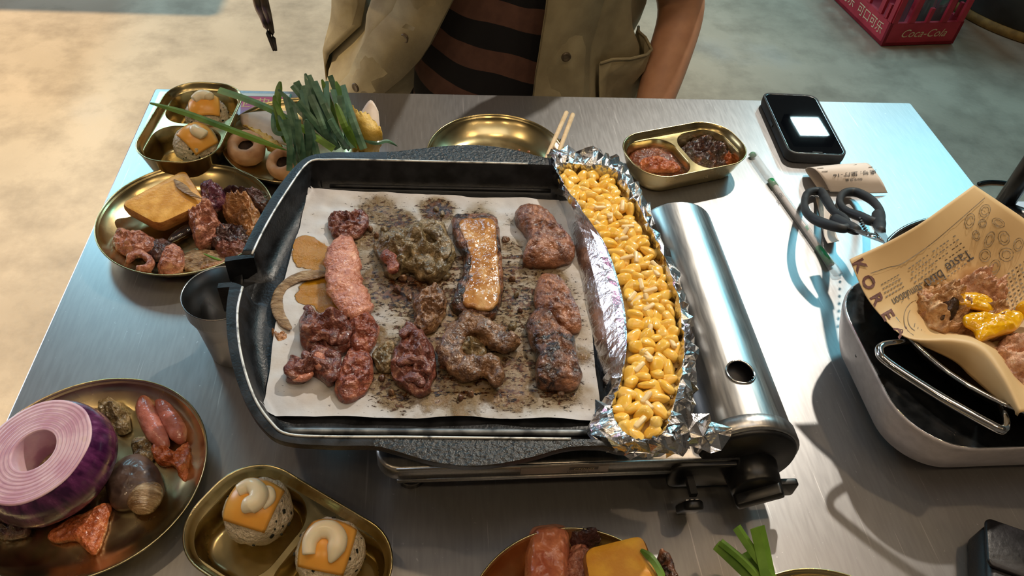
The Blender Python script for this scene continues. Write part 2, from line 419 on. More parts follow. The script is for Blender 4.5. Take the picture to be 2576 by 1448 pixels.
# food materials
def meat(name, c1, c2, c3, **kw):
    d = dict(scale=120, detail=4, rough=.22, rough2=.36, bump=1.0, bscale=300, bdist=.0024, bdetail=3, coat=.55, sss=.15, thr=(.34, .58), c3=c3, distort=.8)
    d.update(kw); return pm(name, c1, c2, **d)
m_pink = meat('meat_pink', S(168, 104, 84), S(198, 134, 108), S(222, 168, 142), scale=110)
m_raw = meat('meat_raw_red', S(80, 40, 34), S(120, 68, 54), S(168, 120, 98))
m_redbrown = meat('meat_red_brown', S(92, 42, 34), S(148, 82, 62), S(182, 120, 92))
m_brown = meat('meat_brown', S(72, 46, 30), S(128, 92, 62), S(164, 126, 90))
m_olive = meat('meat_olive', S(76, 62, 40), S(128, 108, 74), S(168, 142, 104))
m_char = meat('meat_charred', S(36, 20, 16), S(120, 76, 50), S(160, 108, 74), scale=70, thr=(.40, .58))
m_slab = meat('meat_seared', S(88, 50, 34), S(148, 96, 66), S(178, 124, 90), scale=80)
m_fat = meat('pork_fat', S(142, 88, 44), S(184, 132, 74), S(202, 160, 108), scale=60, rough=.1, rough2=.24, sss=.2, bump=.5, bscale=200)
m_plate_meat = meat('braised_meat', S(122, 70, 56), S(172, 112, 88), S(200, 148, 120))
m_roll = meat('smooth_meat', S(150, 84, 70), S(178, 106, 90), S(196, 132, 114), bump=.25, scale=60)
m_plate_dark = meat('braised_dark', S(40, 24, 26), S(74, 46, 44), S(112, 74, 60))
m_gold_meat = meat('braised_golden', S(124, 82, 46), S(174, 122, 76), S(196, 150, 104))
m_onion_cook = meat('cooked_onion', S(116, 88, 58), S(170, 140, 104), S(200, 178, 146), scale=60, rough=.16, rough2=.3, stretch=(1, 4, 1))
m_purple = meat('purple_onion', S(58, 26, 44), S(110, 60, 78), S(160, 112, 110), rough=.12, rough2=.28)
m_egg = pm('eggplant_skin', S(26, 20, 24), S(56, 44, 38), 80, 5, .1, .22, 0, .3, 200, .001, coat=.8)
m_toast = pm('egg_toast', S(196, 138, 46), S(224, 172, 86), 70, 7, .42, .6, 0, .5, 300, .0012, sss=.15, c3=S(232, 194, 120), coat=.1)
m_toast2 = pm('egg_toast_bright', S(206, 140, 30), S(226, 168, 50), 60, 6, .45, .6, 0, .4, 300, .001, sss=.15)
m_crust = pm('toast_crust', S(150, 92, 36), S(182, 124, 62), 90, 6, .5, .7, 0, .8, 260, .0016)
m_rice = pm('rice', S(196, 180, 152), S(222, 206, 180), 160, 5, .4, .55, 0, 1.0, 300, .004, sss=.2)
m_nori = pm('nori', S(16, 20, 16), S(30, 34, 26), 200, 3, .5)
m_cheese = pm('cheese_slice', S(234, 168, 72), S(240, 180, 86), 30, 3, .28, .36, 0, .1, 120, .0006, sss=.25)
m_mayo = pm('mayonnaise', S(240, 226, 190), S(246, 234, 204), 40, 2, .2, .28, 0, sss=.2)
m_chive = pm('garlic_chive', S(58, 92, 70), S(96, 132, 104), 30, 4, .42, .55, 0, .15, 300, .0004, stretch=(1, 1, 3), coat=.1)
m_chive2 = pm('garlic_chive_fresh', S(70, 104, 26), S(104, 138, 44), 30, 4, .4, .5, 0, .12, 300, .0004)
m_shroom = pm('mushroom_skin', S(186, 140, 104), S(212, 172, 136), 60, 5, .55, .7, 0, .3, 120, .0012, sss=.1)
m_gill = pm('mushroom_gills', S(44, 30, 22), S(70, 50, 36), 120, 5, .8)
m_cab = pm('cabbage_leaf', S(214, 196, 180), S(226, 214, 204), 20, 4, .38, .5, 0, .3, 90, .0016, sss=.15)
m_frill = pm('cabbage_frill', S(198, 160, 60), S(218, 186, 98), 60, 6, .4, .55, 0, .6, 200, .002, sss=.15, c3=S(222, 206, 160))
m_corn = pm("corn_kernel", S(240, 190, 72), S(247, 206, 104), 60, 3, .22, .32, 0, .1, 200, .0004, coat=.4, sss=.25, c3=S(246, 200, 96))
m_corn2 = pm('corn_kernel_pale', S(240, 192, 84), S(246, 208, 116), 60, 3, .22, .32, 0, .1, 200, .0004, coat=.4, sss=.25)
m_shred = pm('cheese_shred', S(236, 206, 150), S(244, 220, 172), 60, 3, .35, .45, sss=.25)
m_cornsauce = pm('corn_cream', S(206, 164, 80), S(226, 190, 112), 90, 4, .25, .4, 0, .4, 200, .002, sss=.2)

# ------------------------------------------------------------------ grill pan and stove
PF, PR = .094, .122        # pan floor and rim heights
out_px = [(760, 402), (700, 470), (645, 560), (606, 640), (590, 682), (577, 722), (569, 790), (578, 890), (612, 1000), (660, 1075), (715, 1110), (830, 1120), (940, 1121),
          (1000, 1135), (1080, 1158), (1160, 1170), (1250, 1166), (1340, 1148), (1420, 1126), (1500, 1120), (1600, 1120), (1700, 1108), (1738, 1030), (1740, 900), (1722, 780), (1680, 640),
          (1618, 500), (1560, 420), (1440, 402), (1370, 396), (1300, 378), (1230, 367), (1150, 365), (1060, 373), (990, 381), (900, 383), (820, 384)]
in_px = [(775, 410), (722, 480), (672, 562), (634, 640), (622, 682), (610, 722), (597, 790), (606, 890), (638, 995), (682, 1062), (725, 1092), (830, 1098), (940, 1099),
         (1000, 1099), (1080, 1100), (1160, 1101), (1250, 1102), (1340, 1103), (1420, 1104), (1500, 1104), (1595, 1106), (1680, 1092), (1718, 1022), (1722, 898), (1704, 784), (1662, 648),
         (1602, 512), (1550, 434), (1440, 420), (1370, 414), (1300, 412), (1230, 410), (1150, 408), (1060, 406), (990, 404), (900, 402), (825, 402)]
R_out = np.array(cr([at(x, y, PR) for x, y in out_px], 5, True)); R_in = np.array(cr([at(x, y, PR) for x, y in in_px], 5, True))
for Rr in (R_out, R_in):        # the rim dips where the foil is folded over it
    u_ = np.clip((Rr[:, 0] - .124) / .016, 0, 1); Rr[:, 2] -= .008 * u_ * u_ * (3 - 2 * u_)
pc = R_in.mean(0)
def scaled(Rr, ds, z):
    """inset a loop by ds metres towards the middle"""
    A = Rr.copy(); n = len(A)
    t = np.roll(A, -2, 0) - np.roll(A, 2, 0); nn = np.stack([-t[:, 1], t[:, 0]], 1); nn /= np.linalg.norm(nn, axis=1)[:, None] + 1e-9
    sgn = np.sign(((pc[:2] - A[:, :2]) * nn).sum(1)); nn *= np.median(sgn)
    A[:, :2] += nn * ds; A[:, 2] = TZ + z
    return A
gp = thing('grill_pan', 'large black cast iron grill pan with pouring spout, paper and meat on it', 'pan', (pc[0], pc[1], TZ + .085))
spz = np.zeros(len(R_out)); sp_c = np.array(at(590, 682, PR))[:2]
dsp = np.linalg.norm(R_out[:, :2] - sp_c, axis=1); notch = dsp < .0165
def drop(A, lo):
    B = A.copy(); B[notch, 2] = np.minimum(B[notch, 2], TZ + lo); return B
base = R_in.mean(0)
under = scaled(R_in, .022, .086); under2 = scaled(R_in, .010, .090)
rings = [under, under2, drop(R_out * 1.0, PF + .003)]
rings[2][:, 2] -= .006
rings += [drop(R_out, PF + .003), drop(np.c_[R_out[:, :2] * .5 + R_in[:, :2] * .5, R_out[:, 2] + .0006], PF + .002), drop(R_in, PF + .0015)]
w0_ = scaled(R_in, .002, PR - .003); w0_[:, 2] = R_in[:, 2] - .003
wall_in = [drop(w0_, PF + .001), drop(scaled(R_in, .006, PF + .008), PF + .0005), scaled(R_in, .011, PF + .002), scaled(R_in, .018, PF)]
mk('pan_body', *loft(rings[:4], True, False), black_iron, gp)
v, f = loft([rings[3], rings[4], rings[5]], False, False); VA = np.array(v)
ear = [q for q in f if at(960, 700, PR).x < VA[list(q), 0].mean() < at(1420, 700, PR).x]
mk('pan_rim', v, [q for q in f if q not in set(ear)], black_iron, gp)
def sub_mesh(name, fs_):
    ids = sorted({i for q in fs_ for i in q}); mp_ = {a: b for b, a in enumerate(ids)}
    mk(name, [v[i] for i in ids], [tuple(mp_[i] for i in q) for q in fs_], iron_rough, gp)
sub_mesh('ear_handle', [q for q in ear if VA[list(q), 1].mean() > pc[1]]); sub_mesh('ear_handle', [q for q in ear if VA[list(q), 1].mean() < pc[1]])
mk('pan_wall', *loft([rings[5]] + wall_in, False, True), black_iron, gp)
# worn bright line along the inner edge of the rim, left out at the spout
def edge_run(A, keep, name):
    n = len(A); st = next(i for i in range(n) if keep[i] and not keep[i - 1])
    run = []
    i = st
    while keep[i % n] and len(run) < n: run.append(A[i % n]); i += 1
    mk(name, *tube(run, .0011, 6), worn_edge, gp)
lft = (R_in[:, 0] < at(1380, 700, PR).x)
edge_run(R_in + np.array([0, 0, .0004]), ~notch & (R_in[:, 1] > sp_c[1]) & lft, 'worn_edge')
edge_run(R_in + np.array([0, 0, .0004]), ~notch & (R_in[:, 1] < sp_c[1]) & lft, 'worn_edge')
# spout lips
for (a, b, c_) in (((640, 642), (606, 646), (566, 652)), ((612, 726), (585, 716), (548, 718))):
    A_, B_, C_ = [np.array(at(x, y, PR)) for x, y in (a, b, c_)]
    pth = cr([A_, B_, C_], 5); th = np.array([0, .0055, 0]); rr = []
    for p_ in pth: rr.append([p_ - th * .5, p_ + th * .5, p_ + th * .5 + np.array([0, 0, -.030]), p_ - th * .5 + np.array([0, 0, -.030])])
    mk('spout_lip', *loft(rr), black_iron, gp, False)
A_, B_ = np.array(at(600, 655, PR)), np.array(at(585, 712, PR))
s0, s1 = np.array(at(566, 655, PR)), np.array(at(552, 716, PR))
ch = []
for k in range(6):
    u = k / 5
    p0 = A_ * (1 - u) + s0 * u; p1 = B_ * (1 - u) + s1 * u
    row = []
    for j in range(7):
        w_ = j / 6; q = p0 * (1 - w_) + p1 * w_; q[2] = TZ + PF + .001 - .006 * u + .010 * (2 * w_ - 1) ** 4
        row.append(q)
    ch.append(row)
top = [np.array(r) for r in ch]; bot = [np.array(r) - np.array([0, 0, .004]) for r in ch]
mk('spout_channel', *loft([list(t_) + list(b_[::-1]) for t_, b_ in zip(top, bot)]), black_iron, gp)
# ridges on the pan floor
ridge_m = pm('worn_ridge', S(70, 74, 78), S(140, 146, 150), 60, 5, .35, .45, .5)
ridge_px = [((715, 1083), (1490, 1088)), ((830, 468), (1385, 480))]
for a, b in ridge_px:
    mk('floor_ridge', *tube(cr([at(*a, PF + .002), at((a[0] + b[0]) / 2, (a[1] + b[1]) / 2, PF + .002), at(*b, PF + .002)], 6), .0026, 8), ridge_m if a[1] > 1000 else black_iron, gp)
for i in range(9):
    y = 600 + i * 50
    mk('floor_ridge', *tube([at(800 - i * 8, y, PF - .0006), at(1400 + i * 8, y + 10, PF - .0006)], .0022, 6), black_iron, gp)

# the stove under it
st = thing('gas_stove', 'portable stainless gas stove with a steel canister cover on its right side', 'stove', T(.11, .45, 0))
v, f = rbox(.31, .285, .02, .042, .060, .003, 5)
v = [(x - .002, y + .005, z) for x, y, z in v]
mk('stove_body', v, f, stove_steel, st, True, True)
mk('stove_base', *xf(rbox(.25, .22, .02, .012, .043, .003, 5), Matrix.Translation((.0, .015, 0))), black_iron, st, True, True)
for z_, y_ in ((.0430, -.1385), (.0465, -.1392), (.0590, -.1365)): mk('front_bead', *tube([(-.140, y_, z_), (.15, y_, z_)], .0011, 8), stove_steel, st, True, True)
for sx in (-.13, .17):
    for sy in (-.11, .11): mk('foot', *xf(lathe([(.012, 0), (.012, .013)], 16), Matrix.Translation((sx, sy, 0))), black_plastic, st, True, True)
mk('burner', *xf(lathe([(.05, .054), (.05, .064), (.035, .074), (.02, .076)], 32), Matrix.Translation((-.09, .03, 0))), black_iron, st, True, True)
for k in range(4):
    a = PI / 4 + k * PI / 2
    mk('pan_support', *xf(box(.055, .12, -.003, .003, .05, .0865), Matrix.Translation((-.09, .03, 0)) @ Matrix.Rotation(a, 4, 'Z')), black_iron, st, False, True)
# canister cover: real hole and slots
CX, CZ, CR_ = .152, .052, .0445      # local axis of the cover
ny, na = 150, 80; y0c, y1c = -.118, .148
V, F = [], []
for i in range(ny + 1):
    y = y0c + (y1c - y0c) * i / ny
    for j in range(na + 1):
        a = math.radians(-35 + 250 * j / na)
        V.append((CX + CR_ * math.cos(a), y, CZ + CR_ * math.sin(a)))
for i in range(ny):
    for j in range(na):
        y = y0c + (y1c - y0c) * (i + .5) / ny; a = -35 + 250 * (j + .5) / na
        sx_ = math.radians(a - 90) * CR_
        if (sx_ ** 2 + (y + .075) ** 2) < .0118 ** 2: continue
        if 14 < a < 26 and ((y - y0c) % .0175) < .0088 and -.09 < y < .12: continue
        k = i * (na + 1) + j; F.append((k, k + 1, k + na + 2, k + na + 1))
mk('canister_cover', V, F, stove_steel, st, True, True)
hole = []
for k in range(40):
    a = 2 * PI * k / 40; sx_ = .0121 * math.cos(a); th = sx_ / CR_
    hole.append((CX + (CR_ + .0004) * math.sin(th), -.075 + .0121 * math.sin(a), CZ + (CR_ + .0004) * math.cos(th)))
mk('hole_rim', *tube(hole, .0010, 8, True), chrome, st, True, True)
can_m = pm('canister_paint', S(30, 30, 34), S(44, 44, 48), 20, 3, .4)
mk('gas_canister', *xf(lathe([(.03, -.12), (.033, -.11), (.033, .11), (.02, .125)], 32), Matrix.Translation((CX, .012, CZ)) @ Matrix.Rotation(PI / 2, 4, 'X')), can_m, st, True, True)
def ycyl(r0, y0, y1, cx, cz, r1=None, n=40, bev=.002):
    r1 = r1 or r0
    return xf(lathe([(r0 - bev, -y0), (r0, -y0 - bev if y1 > y0 else -y0), (r1, -y1 + bev), (r1 - bev, -y1)], n), Matrix.Translation((cx, 0, cz)) @ Matrix.Rotation(PI / 2, 4, 'X'))
mk('end_ring', *ycyl(.0465, -.132, -.117, CX, CZ), stove_steel, st, True, True)
mk('end_cap', *ycyl(.043, -.136, -.130, CX, CZ, .0435), black_plastic, st, True, True)
mk('back_cap', *ycyl(.0445, .146, .152, CX, CZ), stove_steel, st, True, True)
mk('knob', *ycyl(.021, -.158, -.134, CX + .006, .042, .023), black_plastic, st, True, True)
mk('knob_grip', *xf(rbox(.040, .010, .003, -.008, .008, .002), Matrix.Translation((CX + .006, -.160, .042)) @ Matrix.Rotation(PI / 2, 4, 'X') @ Matrix.Rotation(.5, 4, 'Z')), black_plastic, st, True, True)
mk('knob_tab', *xf(rbox(.018, .020, .003, -.003, .003, .001), Matrix.Translation((CX + .034, -.152, .036)) @ Matrix.Rotation(PI / 2, 4, 'X')), black_plastic, st, True, True)
mk('control_panel', *xf(rbox(.062, .034, .008, 0, .008, .002), Matrix.Translation((CX - .034, -.134, .040)) @ Matrix.Rotation(PI / 2, 4, 'X')), black_plastic, st, True, True)
lev = mk('lever', *xf(rbox(.017, .034, .007, -.004, .004, .002), Matrix.Translation((.104, -.160, .022)) @ Matrix.Rotation(PI / 2 + .35, 4, 'X')), black_plastic, st, True, True)
mk('lever_stem', *box(.101, .107, -.158, -.135, .036, .042), black_plastic, st, False, True)
for k in (-1, 0, 1): mk('lever_groove', *xf(box(-.0012, .0012, -.013, .010, -.0055, -.0035), Matrix.Translation((.104 + k * .0042, -.160, .022)) @ Matrix.Rotation(PI / 2 + .35, 4, 'X')), chrome, lev, False, True)
yf = .45 - .1375 - .0006
stk = mk('sticker', *box(.070, .143, yf - .0004, yf + .003, TZ + .0478, TZ + .0575), pm('sticker_grey', S(150, 140, 132), S(160, 150, 142), 60, 3, .4, .5, .4), st, False)
mk('sticker_logo_box', *box(.110, .134, yf - .0008, yf, TZ + .0530, TZ + .0568), dark_print, st, False)
sp_fn = lambda cx, cz, dy: (lambda x, y: (cx + x, yf - dy, TZ + cz + y))
text_on('sticker_text', 'CTOUZS', .0044, sp_fn(.122, .0549, .0012), white_print, st, .2)
text_on('sticker_text', 'Design by korea', .0042, sp_fn(.122, .0506, .0009), dark_print, st)

# ------------------------------------------------------------------ paper under the meat
ZP = .0975
TLp, TRp, BRp, BLp = (780, 477), (1412, 506), (1512, 1058), (657, 1046)
spots = []   # (px, py, radius px, oil, char)
for x, y, r, o_, c_ in [(785, 640, 42, 1.0, 0), (815, 655, 36, 1.0, 0), (770, 620, 30, .9, 0), (800, 735, 40, 1.0, 0), (830, 755, 36, .9, .1), (815, 700, 36, .95, .1), (775, 745, 25, .8, 0),
                       (950, 530, 60, 0.58, .5), (930, 600, 55, 0.58, .45), (900, 560, 45, 0.50, .3), (1000, 560, 60, 0.58, .6), (1100, 530, 45, 0.75, .9), (960, 700, 70, 0.58, .5), (1020, 730, 75, 0.58, .8), (1090, 700, 60, 0.58, .6),
                       (940, 750, 55, 0.58, .5), (1100, 850, 70, 0.75, .3), (1150, 800, 70, 0.75, .4), (1120, 950, 70, 0.58, .5), (1270, 850, 60, 0.75, .3), (1300, 760, 70, 0.58, .6), (1290, 690, 60, 0.58, .5),
                       (1290, 620, 50, 0.40, .35), (1180, 770, 260, 0.30, .40), (1000, 700, 170, 0.32, .42), (1330, 760, 170, 0.30, .42), (1150, 900, 170, 0.75, .42), (1300, 560, 40, 0.25, .3), (1380, 700, 55, 0.58, .5), (1300, 930, 70, 0.58, .5), (1400, 980, 55, 0.58, .6), (1470, 900, 40, 0.58, .3), (1270, 990, 60, 0.75, .5),
                       (960, 960, 55, 0.58, .5), (1000, 1000, 45, 0.50, .5), (1170, 990, 50, 0.50, .4), (940, 840, 45, 0.58, .3), (1090, 600, 60, 0.58, .5), (1200, 540, 50, 0.30, .35), (1330, 1000, 40, 0.50, .4), (850, 560, 30, 0.30, .3)]:
    spots.append((np.array(at(x, y, ZP))[:2], r / 2400., o_, c_))
NU, NV = 130, 120
SX0, SX1, SY0, SY1 = at(960, 700, ZP).x, at(1370, 700, ZP).x, at(1200, 990, ZP).y, at(1200, 640, ZP).y
V, F, OIL, CH, YEL = [], [], [], [], []
c4 = [np.array(at(x, y, ZP)) for x, y in (TLp, TRp, BRp, BLp)]
for j in range(NV + 1):
    for i in range(NU + 1):
        u, w_ = i / NU, j / NV
        q = (c4[0] * (1 - u) + c4[1] * u) * (1 - w_) + (c4[3] * (1 - u) + c4[2] * u) * w_
        ed = min(u, 1 - u, w_, 1 - w_)
        q = q + np.array([.0022 * nz(q, 30, 1), .0022 * nz(q, 30, 2), 0]) * (1 if ed < .01 else .3)
        q[0] += .006 * math.sin(w_ * PI) * u - .004 * math.sin(w_ * PI) * (1 - u)
        lift = .0028 * max(0, 1 - ed / .10) * (.5 + nz(q, 26, 4))
        q[2] += .0010 * turb(q, 45, 6, 3) + .0012 * math.sin(q[1] * 2 * PI / .0205) * min(1, ed * 12) * .5 + max(lift, -.0008)
        dd_ = np.linalg.norm(R_in[:, :2] - q[:2], axis=1).min()
        q[2] = max(q[2], TZ + max(.0962, float(np.interp(dd_, [0, .002, .006, .011, .018], [.121, .119, .102, .0962, .0945])) + .0010))
        V.append(q)
        o_ = c_ = 0
        for s_, r, oo, cc in spots:
            g = math.exp(-(((q[0] - s_[0]) ** 2 + (q[1] - s_[1]) ** 2) / (r * r)) * 1.1)
            o_ = max(o_, oo * g); c_ = max(c_, cc * g)
        wx, wy = q[0], q[1]
        if SX0 < wx < SX1 and SY0 < wy < SY1: c_ = max(c_, .62 * max(0, math.sin(wy * 2 * PI / .0142)) * min(1, (wx - SX0) / .02, (SX1 - wx) / .02))
        OIL.append(o_); CH.append(c_); YEL.append(max(math.exp(-((q[0] - s_[0]) ** 2 + (q[1] - s_[1]) ** 2) / (r * r)) for s_, r, _, _ in spots[:7]))
for j in range(NV):
    for i in range(NU):
        k = j * (NU + 1) + i; F.append((k, k + NU + 1, k + NU + 2, k + 1))
pap = mk('grill_paper', V, F, None)
tag(pap, 'white baking paper stained with oil and char, spread in the grill pan', 'paper')
for nm, dat in (('oil', OIL), ('char', CH), ('yellow', YEL)):
    a = pap.data.attributes.new(nm, 'FLOAT', 'POINT'); a.data.foreach_set('value', dat)
pmm = pm('oiled_paper', S(182, 180, 182), S(200, 198, 198), 30, 4, .55, None, 0, .3, 90, .002)
N, L, b = nodes(pmm)
tc = [n for n in N if n.type == 'TEX_COORD'][0]; ramp0 = [n for n in N if n.type == 'VALTORGB'][0]
def attr(n): x = N.new('ShaderNodeAttribute'); x.attribute_name = n; return x.outputs['Fac']
def nse(scale, det=6, ro=.6, st_=(1, 1, 1)):
    mp = N.new('ShaderNodeMapping'); mp.inputs['Scale'].default_value = st_; L.new(tc.outputs['Object'], mp.inputs[0])
    x = N.new('ShaderNodeTexNoise'); x.inputs['Scale'].default_value = scale; x.inputs['Detail'].default_value = det; x.inputs['Roughness'].default_value = ro
    L.new(mp.outputs[0], x.inputs['Vector']); return x.outputs['Fac']
def math_(op, a_, b_=None):
    x = N.new('ShaderNodeMath'); x.operation = op
    for i, s in enumerate((a_, b_)):
        if s is None: continue
        if isinstance(s, (int, float)): x.inputs[i].default_value = s
        else: L.new(s, x.inputs[i])
    return x.outputs[0]
def sstep(v, lo, hi):
    x = N.new('ShaderNodeMapRange'); x.interpolation_type = 'SMOOTHSTEP'; L.new(v, x.inputs[0]); x.inputs[1].default_value = lo; x.inputs[2].default_value = hi; return x.outputs[0]
def mixc(f_, a_, col):
    x = N.new('ShaderNodeMix'); x.data_type = 'RGBA'
    L.new(f_, x.inputs[0]); L.new(a_, x.inputs[6])
    if isinstance(col, tuple): x.inputs[7].default_value = col
    else: L.new(col, x.inputs[7])
    return x.outputs[2]
yelf = sstep(math_('ADD', attr('yellow'), math_('MULTIPLY', math_('SUBTRACT', nse(70, 4, .5), .5), .5)), .30, .36)
oilf0 = sstep(math_('ADD', attr('oil'), math_('MULTIPLY', math_('SUBTRACT', nse(55, 7, .62), .5), 1.2)), .28, .56)
oilf = math_('MAXIMUM', oilf0, yelf)
chf = sstep(math_('ADD', attr('char'), math_('MULTIPLY', math_('SUBTRACT', nse(210, 8, .7, (1, 1.7, 1)), .5), 2.4)), .40, .58)
oilc = N.new('ShaderNodeValToRGB'); L.new(nse(40, 5), oilc.inputs[0]); e = oilc.color_ramp.elements
e[0].position = .35; e[0].color = S(112, 84, 46); e[1].position = .65; e[1].color = S(140, 124, 98)
yel = sstep(attr('yellow'), .12, .35)
chc = N.new('ShaderNodeValToRGB'); L.new(nse(260, 5), chc.inputs[0]); e = chc.color_ramp.elements
e[0].position = .38; e[0].color = S(20, 12, 8); e[1].position = .62; e[1].color = S(92, 54, 26)
damp = sstep(math_('ADD', attr('char'), math_('MULTIPLY', math_('SUBTRACT', nse(30, 5), .5), .9)), .0, .42)
col = mixc(damp, ramp0.outputs[0], S(134, 118, 94))
oil2 = mixc(yel, oilc.outputs[0], S(158, 110, 10)); col = mixc(oilf, col, oil2); col = mixc(chf, col, chc.outputs[0])
L.new(col, b.inputs['Base Color'])
wet = math_('MAXIMUM', oilf, chf)
rg = N.new('ShaderNodeMapRange'); L.new(wet, rg.inputs[0]); rg.inputs[3].default_value = .55; rg.inputs[4].default_value = .07; L.new(rg.outputs[0], b.inputs['Roughness'])
bp = [n for n in N if n.type == 'BUMP'][0]
bp2 = N.new('ShaderNodeBump'); bp2.inputs['Strength'].default_value = .7; bp2.inputs['Distance'].default_value = .0022
L.new(math_('ADD', math_('MULTIPLY', wet, .7), math_('MULTIPLY', math_('MULTIPLY', nse(230, 6, .6), wet), .8)), bp2.inputs['Height']); L.new(bp.outputs[0], bp2.inputs['Normal']); L.new(bp2.outputs[0], b.inputs['Normal'])
pap.data.materials.append(pmm)

# ------------------------------------------------------------------ meat on the grill
ZM = ZP + .0008
G = 'meat on the grill paper'
blob('meat_scrap', [(825, 548), (850, 533), (885, 545), (905, 525), (925, 545), (915, 580), (870, 600), (838, 592)], ZM, .013, m_raw, 'small dark red meat scrap above the long pink strip', 'meat', G, amp=.8)
strip('meat_strip', [(866, 604), (862, 650), (866, 700), (876, 745), (905, 785), (925, 800)], [.026, .031, .031, .032, .030, .024], ZM, .017, m_pink, 'long pale pink strip of meat beside the yellow oil', 'meat', G, amp=.35, freq=140)
blob('meat_piece', [(885, 785), (935, 795), (952, 830), (930, 880), (893, 885), (880, 835)], ZM, .016, m_redbrown, 'reddish meat piece joined to the foot of the pink strip', 'meat', G)
blob('meat_piece', [(882, 876), (925, 885), (938, 935), (915, 985), (872, 1006), (843, 985), (856, 925)], ZM, .015, m_redbrown, 'tongue shaped red brown meat piece with folded tip', 'meat', G, amp=.4)
rm = blob('raw_meat', [(750, 805), (775, 767), (812, 798), (872, 785), (888, 830), (882, 868), (850, 884), (800, 882), (757, 862)], ZM, .017, m_raw, 'crumpled dark raw red meat at the paper edge', 'meat', G, amp=.9, freq=70, fold=1.2)
folds(rm, m_raw, ZM, [([(760, 835), (790, 815), (830, 822), (872, 800)], .010, .009, .008), ([(775, 860), (815, 845), (850, 858), (878, 850)], .010, .008, .007), ([(768, 775), (785, 795), (775, 820)], .009, .008, .008), ([(830, 800), (845, 835), (835, 870)], .009, .008, .009)])
rm = blob('raw_meat', [(717, 950), (731, 893), (757, 908), (790, 878), (830, 880), (857, 905), (851, 945), (820, 965), (790, 938), (762, 957)], ZM, .014, m_raw, 'raw red meat with a pale fat edge near the paper corner', 'meat', G, amp=.9, freq=75, fold=1.2)
folds(rm, m_raw, ZM, [([(735, 905), (728, 935), (750, 950)], .009, .008, .006), ([(825, 885), (845, 910), (838, 945), (820, 958)], .010, .008, .006), ([(765, 890), (780, 915), (770, 940)], .009, .008, .006)])
folds(rm, m_pink, ZM, [([(785, 890), (802, 910), (806, 932)], .009, .008, .008), ([(735, 955), (765, 952), (788, 938)], .007, .006, .004)])
rm = blob('meat_piece', [(943, 600), (990, 580), (1060, 560), (1112, 560), (1138, 605), (1136, 660), (1100, 702), (1062, 697), (1030, 672), (990, 698), (960, 662)], ZM, .018, m_olive, 'wide olive brown meat piece left of the pork belly slab', 'meat', G, amp=.8, freq=75, fold=1.1)
folds(rm, m_olive, ZM, [([(955, 612), (985, 600), (1020, 610), (1050, 595)], .011, .009, .009), ([(1060, 580), (1095, 590), (1120, 620), (1115, 655)], .012, .009, .009), ([(1050, 640), (1075, 665), (1080, 690)], .014, .009, .008)])
folds(rm, m_redbrown, ZM, [([(965, 640), (985, 660), (990, 690)], .014, .010, .006)])
pb = blob('pork_belly', [(1140, 545), (1190, 538), (1246, 545), (1258, 600), (1264, 680), (1265, 740), (1245, 792), (1205, 801), (1140, 775), (1146, 730), (1168, 660), (1142, 600)], ZM, .013, m_char, 'long golden slab of pork belly with browned edges', 'meat', G, amp=.25, p=7, fold=.2)
blob('fat_layer', [(1156, 553), (1200, 547), (1243, 554), (1252, 620), (1257, 690), (1257, 745), (1235, 778), (1195, 772), (1165, 762), (1172, 715), (1183, 655), (1166, 600)], ZM + .0105, .0038, m_fat, parent=pb, amp=.25, p=7, fold=.12)
blob('pork_slab', [(1296, 545), (1318, 518), (1368, 528), (1410, 575), (1440, 612), (1438, 650), (1385, 664), (1318, 655), (1328, 595)], ZM, .019, m_slab, 'thick seared pork slab by the foil, above two others', 'meat', G, amp=.22, p=6, fold=.2)
blob('pork_slab', [(1345, 735), (1368, 690), (1415, 705), (1448, 765), (1462, 820), (1430, 832), (1385, 805), (1352, 780)], ZM, .016, m_slab, 'leaf shaped seared pork slab between two larger slabs', 'meat', G, amp=.25, p=5, fold=.2)
blob('pork_slab', [(1325, 812), (1368, 775), (1405, 825), (1442, 850), (1450, 900), (1462, 945), (1440, 975), (1355, 963), (1347, 890)], ZM, .018, m_char, 'heavily charred pork slab with dark grill lines', 'meat', G, amp=.25, p=6, fold=.25)
blob('meat_scrap', [(1042, 782), (1055, 742), (1098, 718), (1122, 758), (1112, 800), (1082, 832), (1050, 822)], ZM, .014, m_brown, 'small wet brown meat piece beside the pork belly', 'meat', G, amp=.9)
rm = blob('raw_meat', [(985, 925), (1002, 852), (1030, 812), (1065, 838), (1092, 890), (1088, 960), (1060, 992), (1020, 968), (990, 948)], ZM, .018, m_raw, 'tall dark red meat clump in the middle of the lower row', 'meat', G, amp=.9, freq=80, fold=1.1)
folds(rm, m_raw, ZM, [([(1008, 850), (1030, 835), (1055, 850), (1050, 880)], .011, .009, .010), ([(1000, 920), (1030, 905), (1065, 915), (1080, 945)], .010, .009, .010), ([(1020, 960), (1045, 950), (1065, 975)], .010, .009, .006)])
blob('meat_scrap', [(938, 882), (985, 858), (1008, 888), (985, 930), (948, 924)], ZM, .010, m_olive, 'pale brown meat scrap between two red pieces', 'meat', G, amp=.8)
strip('curled_meat', [(1312, 862), (1272, 868), (1238, 850), (1195, 826), (1152, 846), (1136, 895), (1160, 930), (1205, 925), (1236, 935), (1248, 978)], [.012, .018, .022, .024, .024, .024, .024, .022, .018, .013], ZM, .016, m_brown,
      'curled brown meat piece shaped like a hook', 'meat', G, amp=.6, fold=.6)
blob('meat_scrap', [(1155, 862), (1190, 845), (1222, 870), (1215, 905), (1175, 915), (1150, 895)], ZM, .011, m_olive, 'thin meat scrap lying inside the curled piece', 'meat', G, amp=.8)
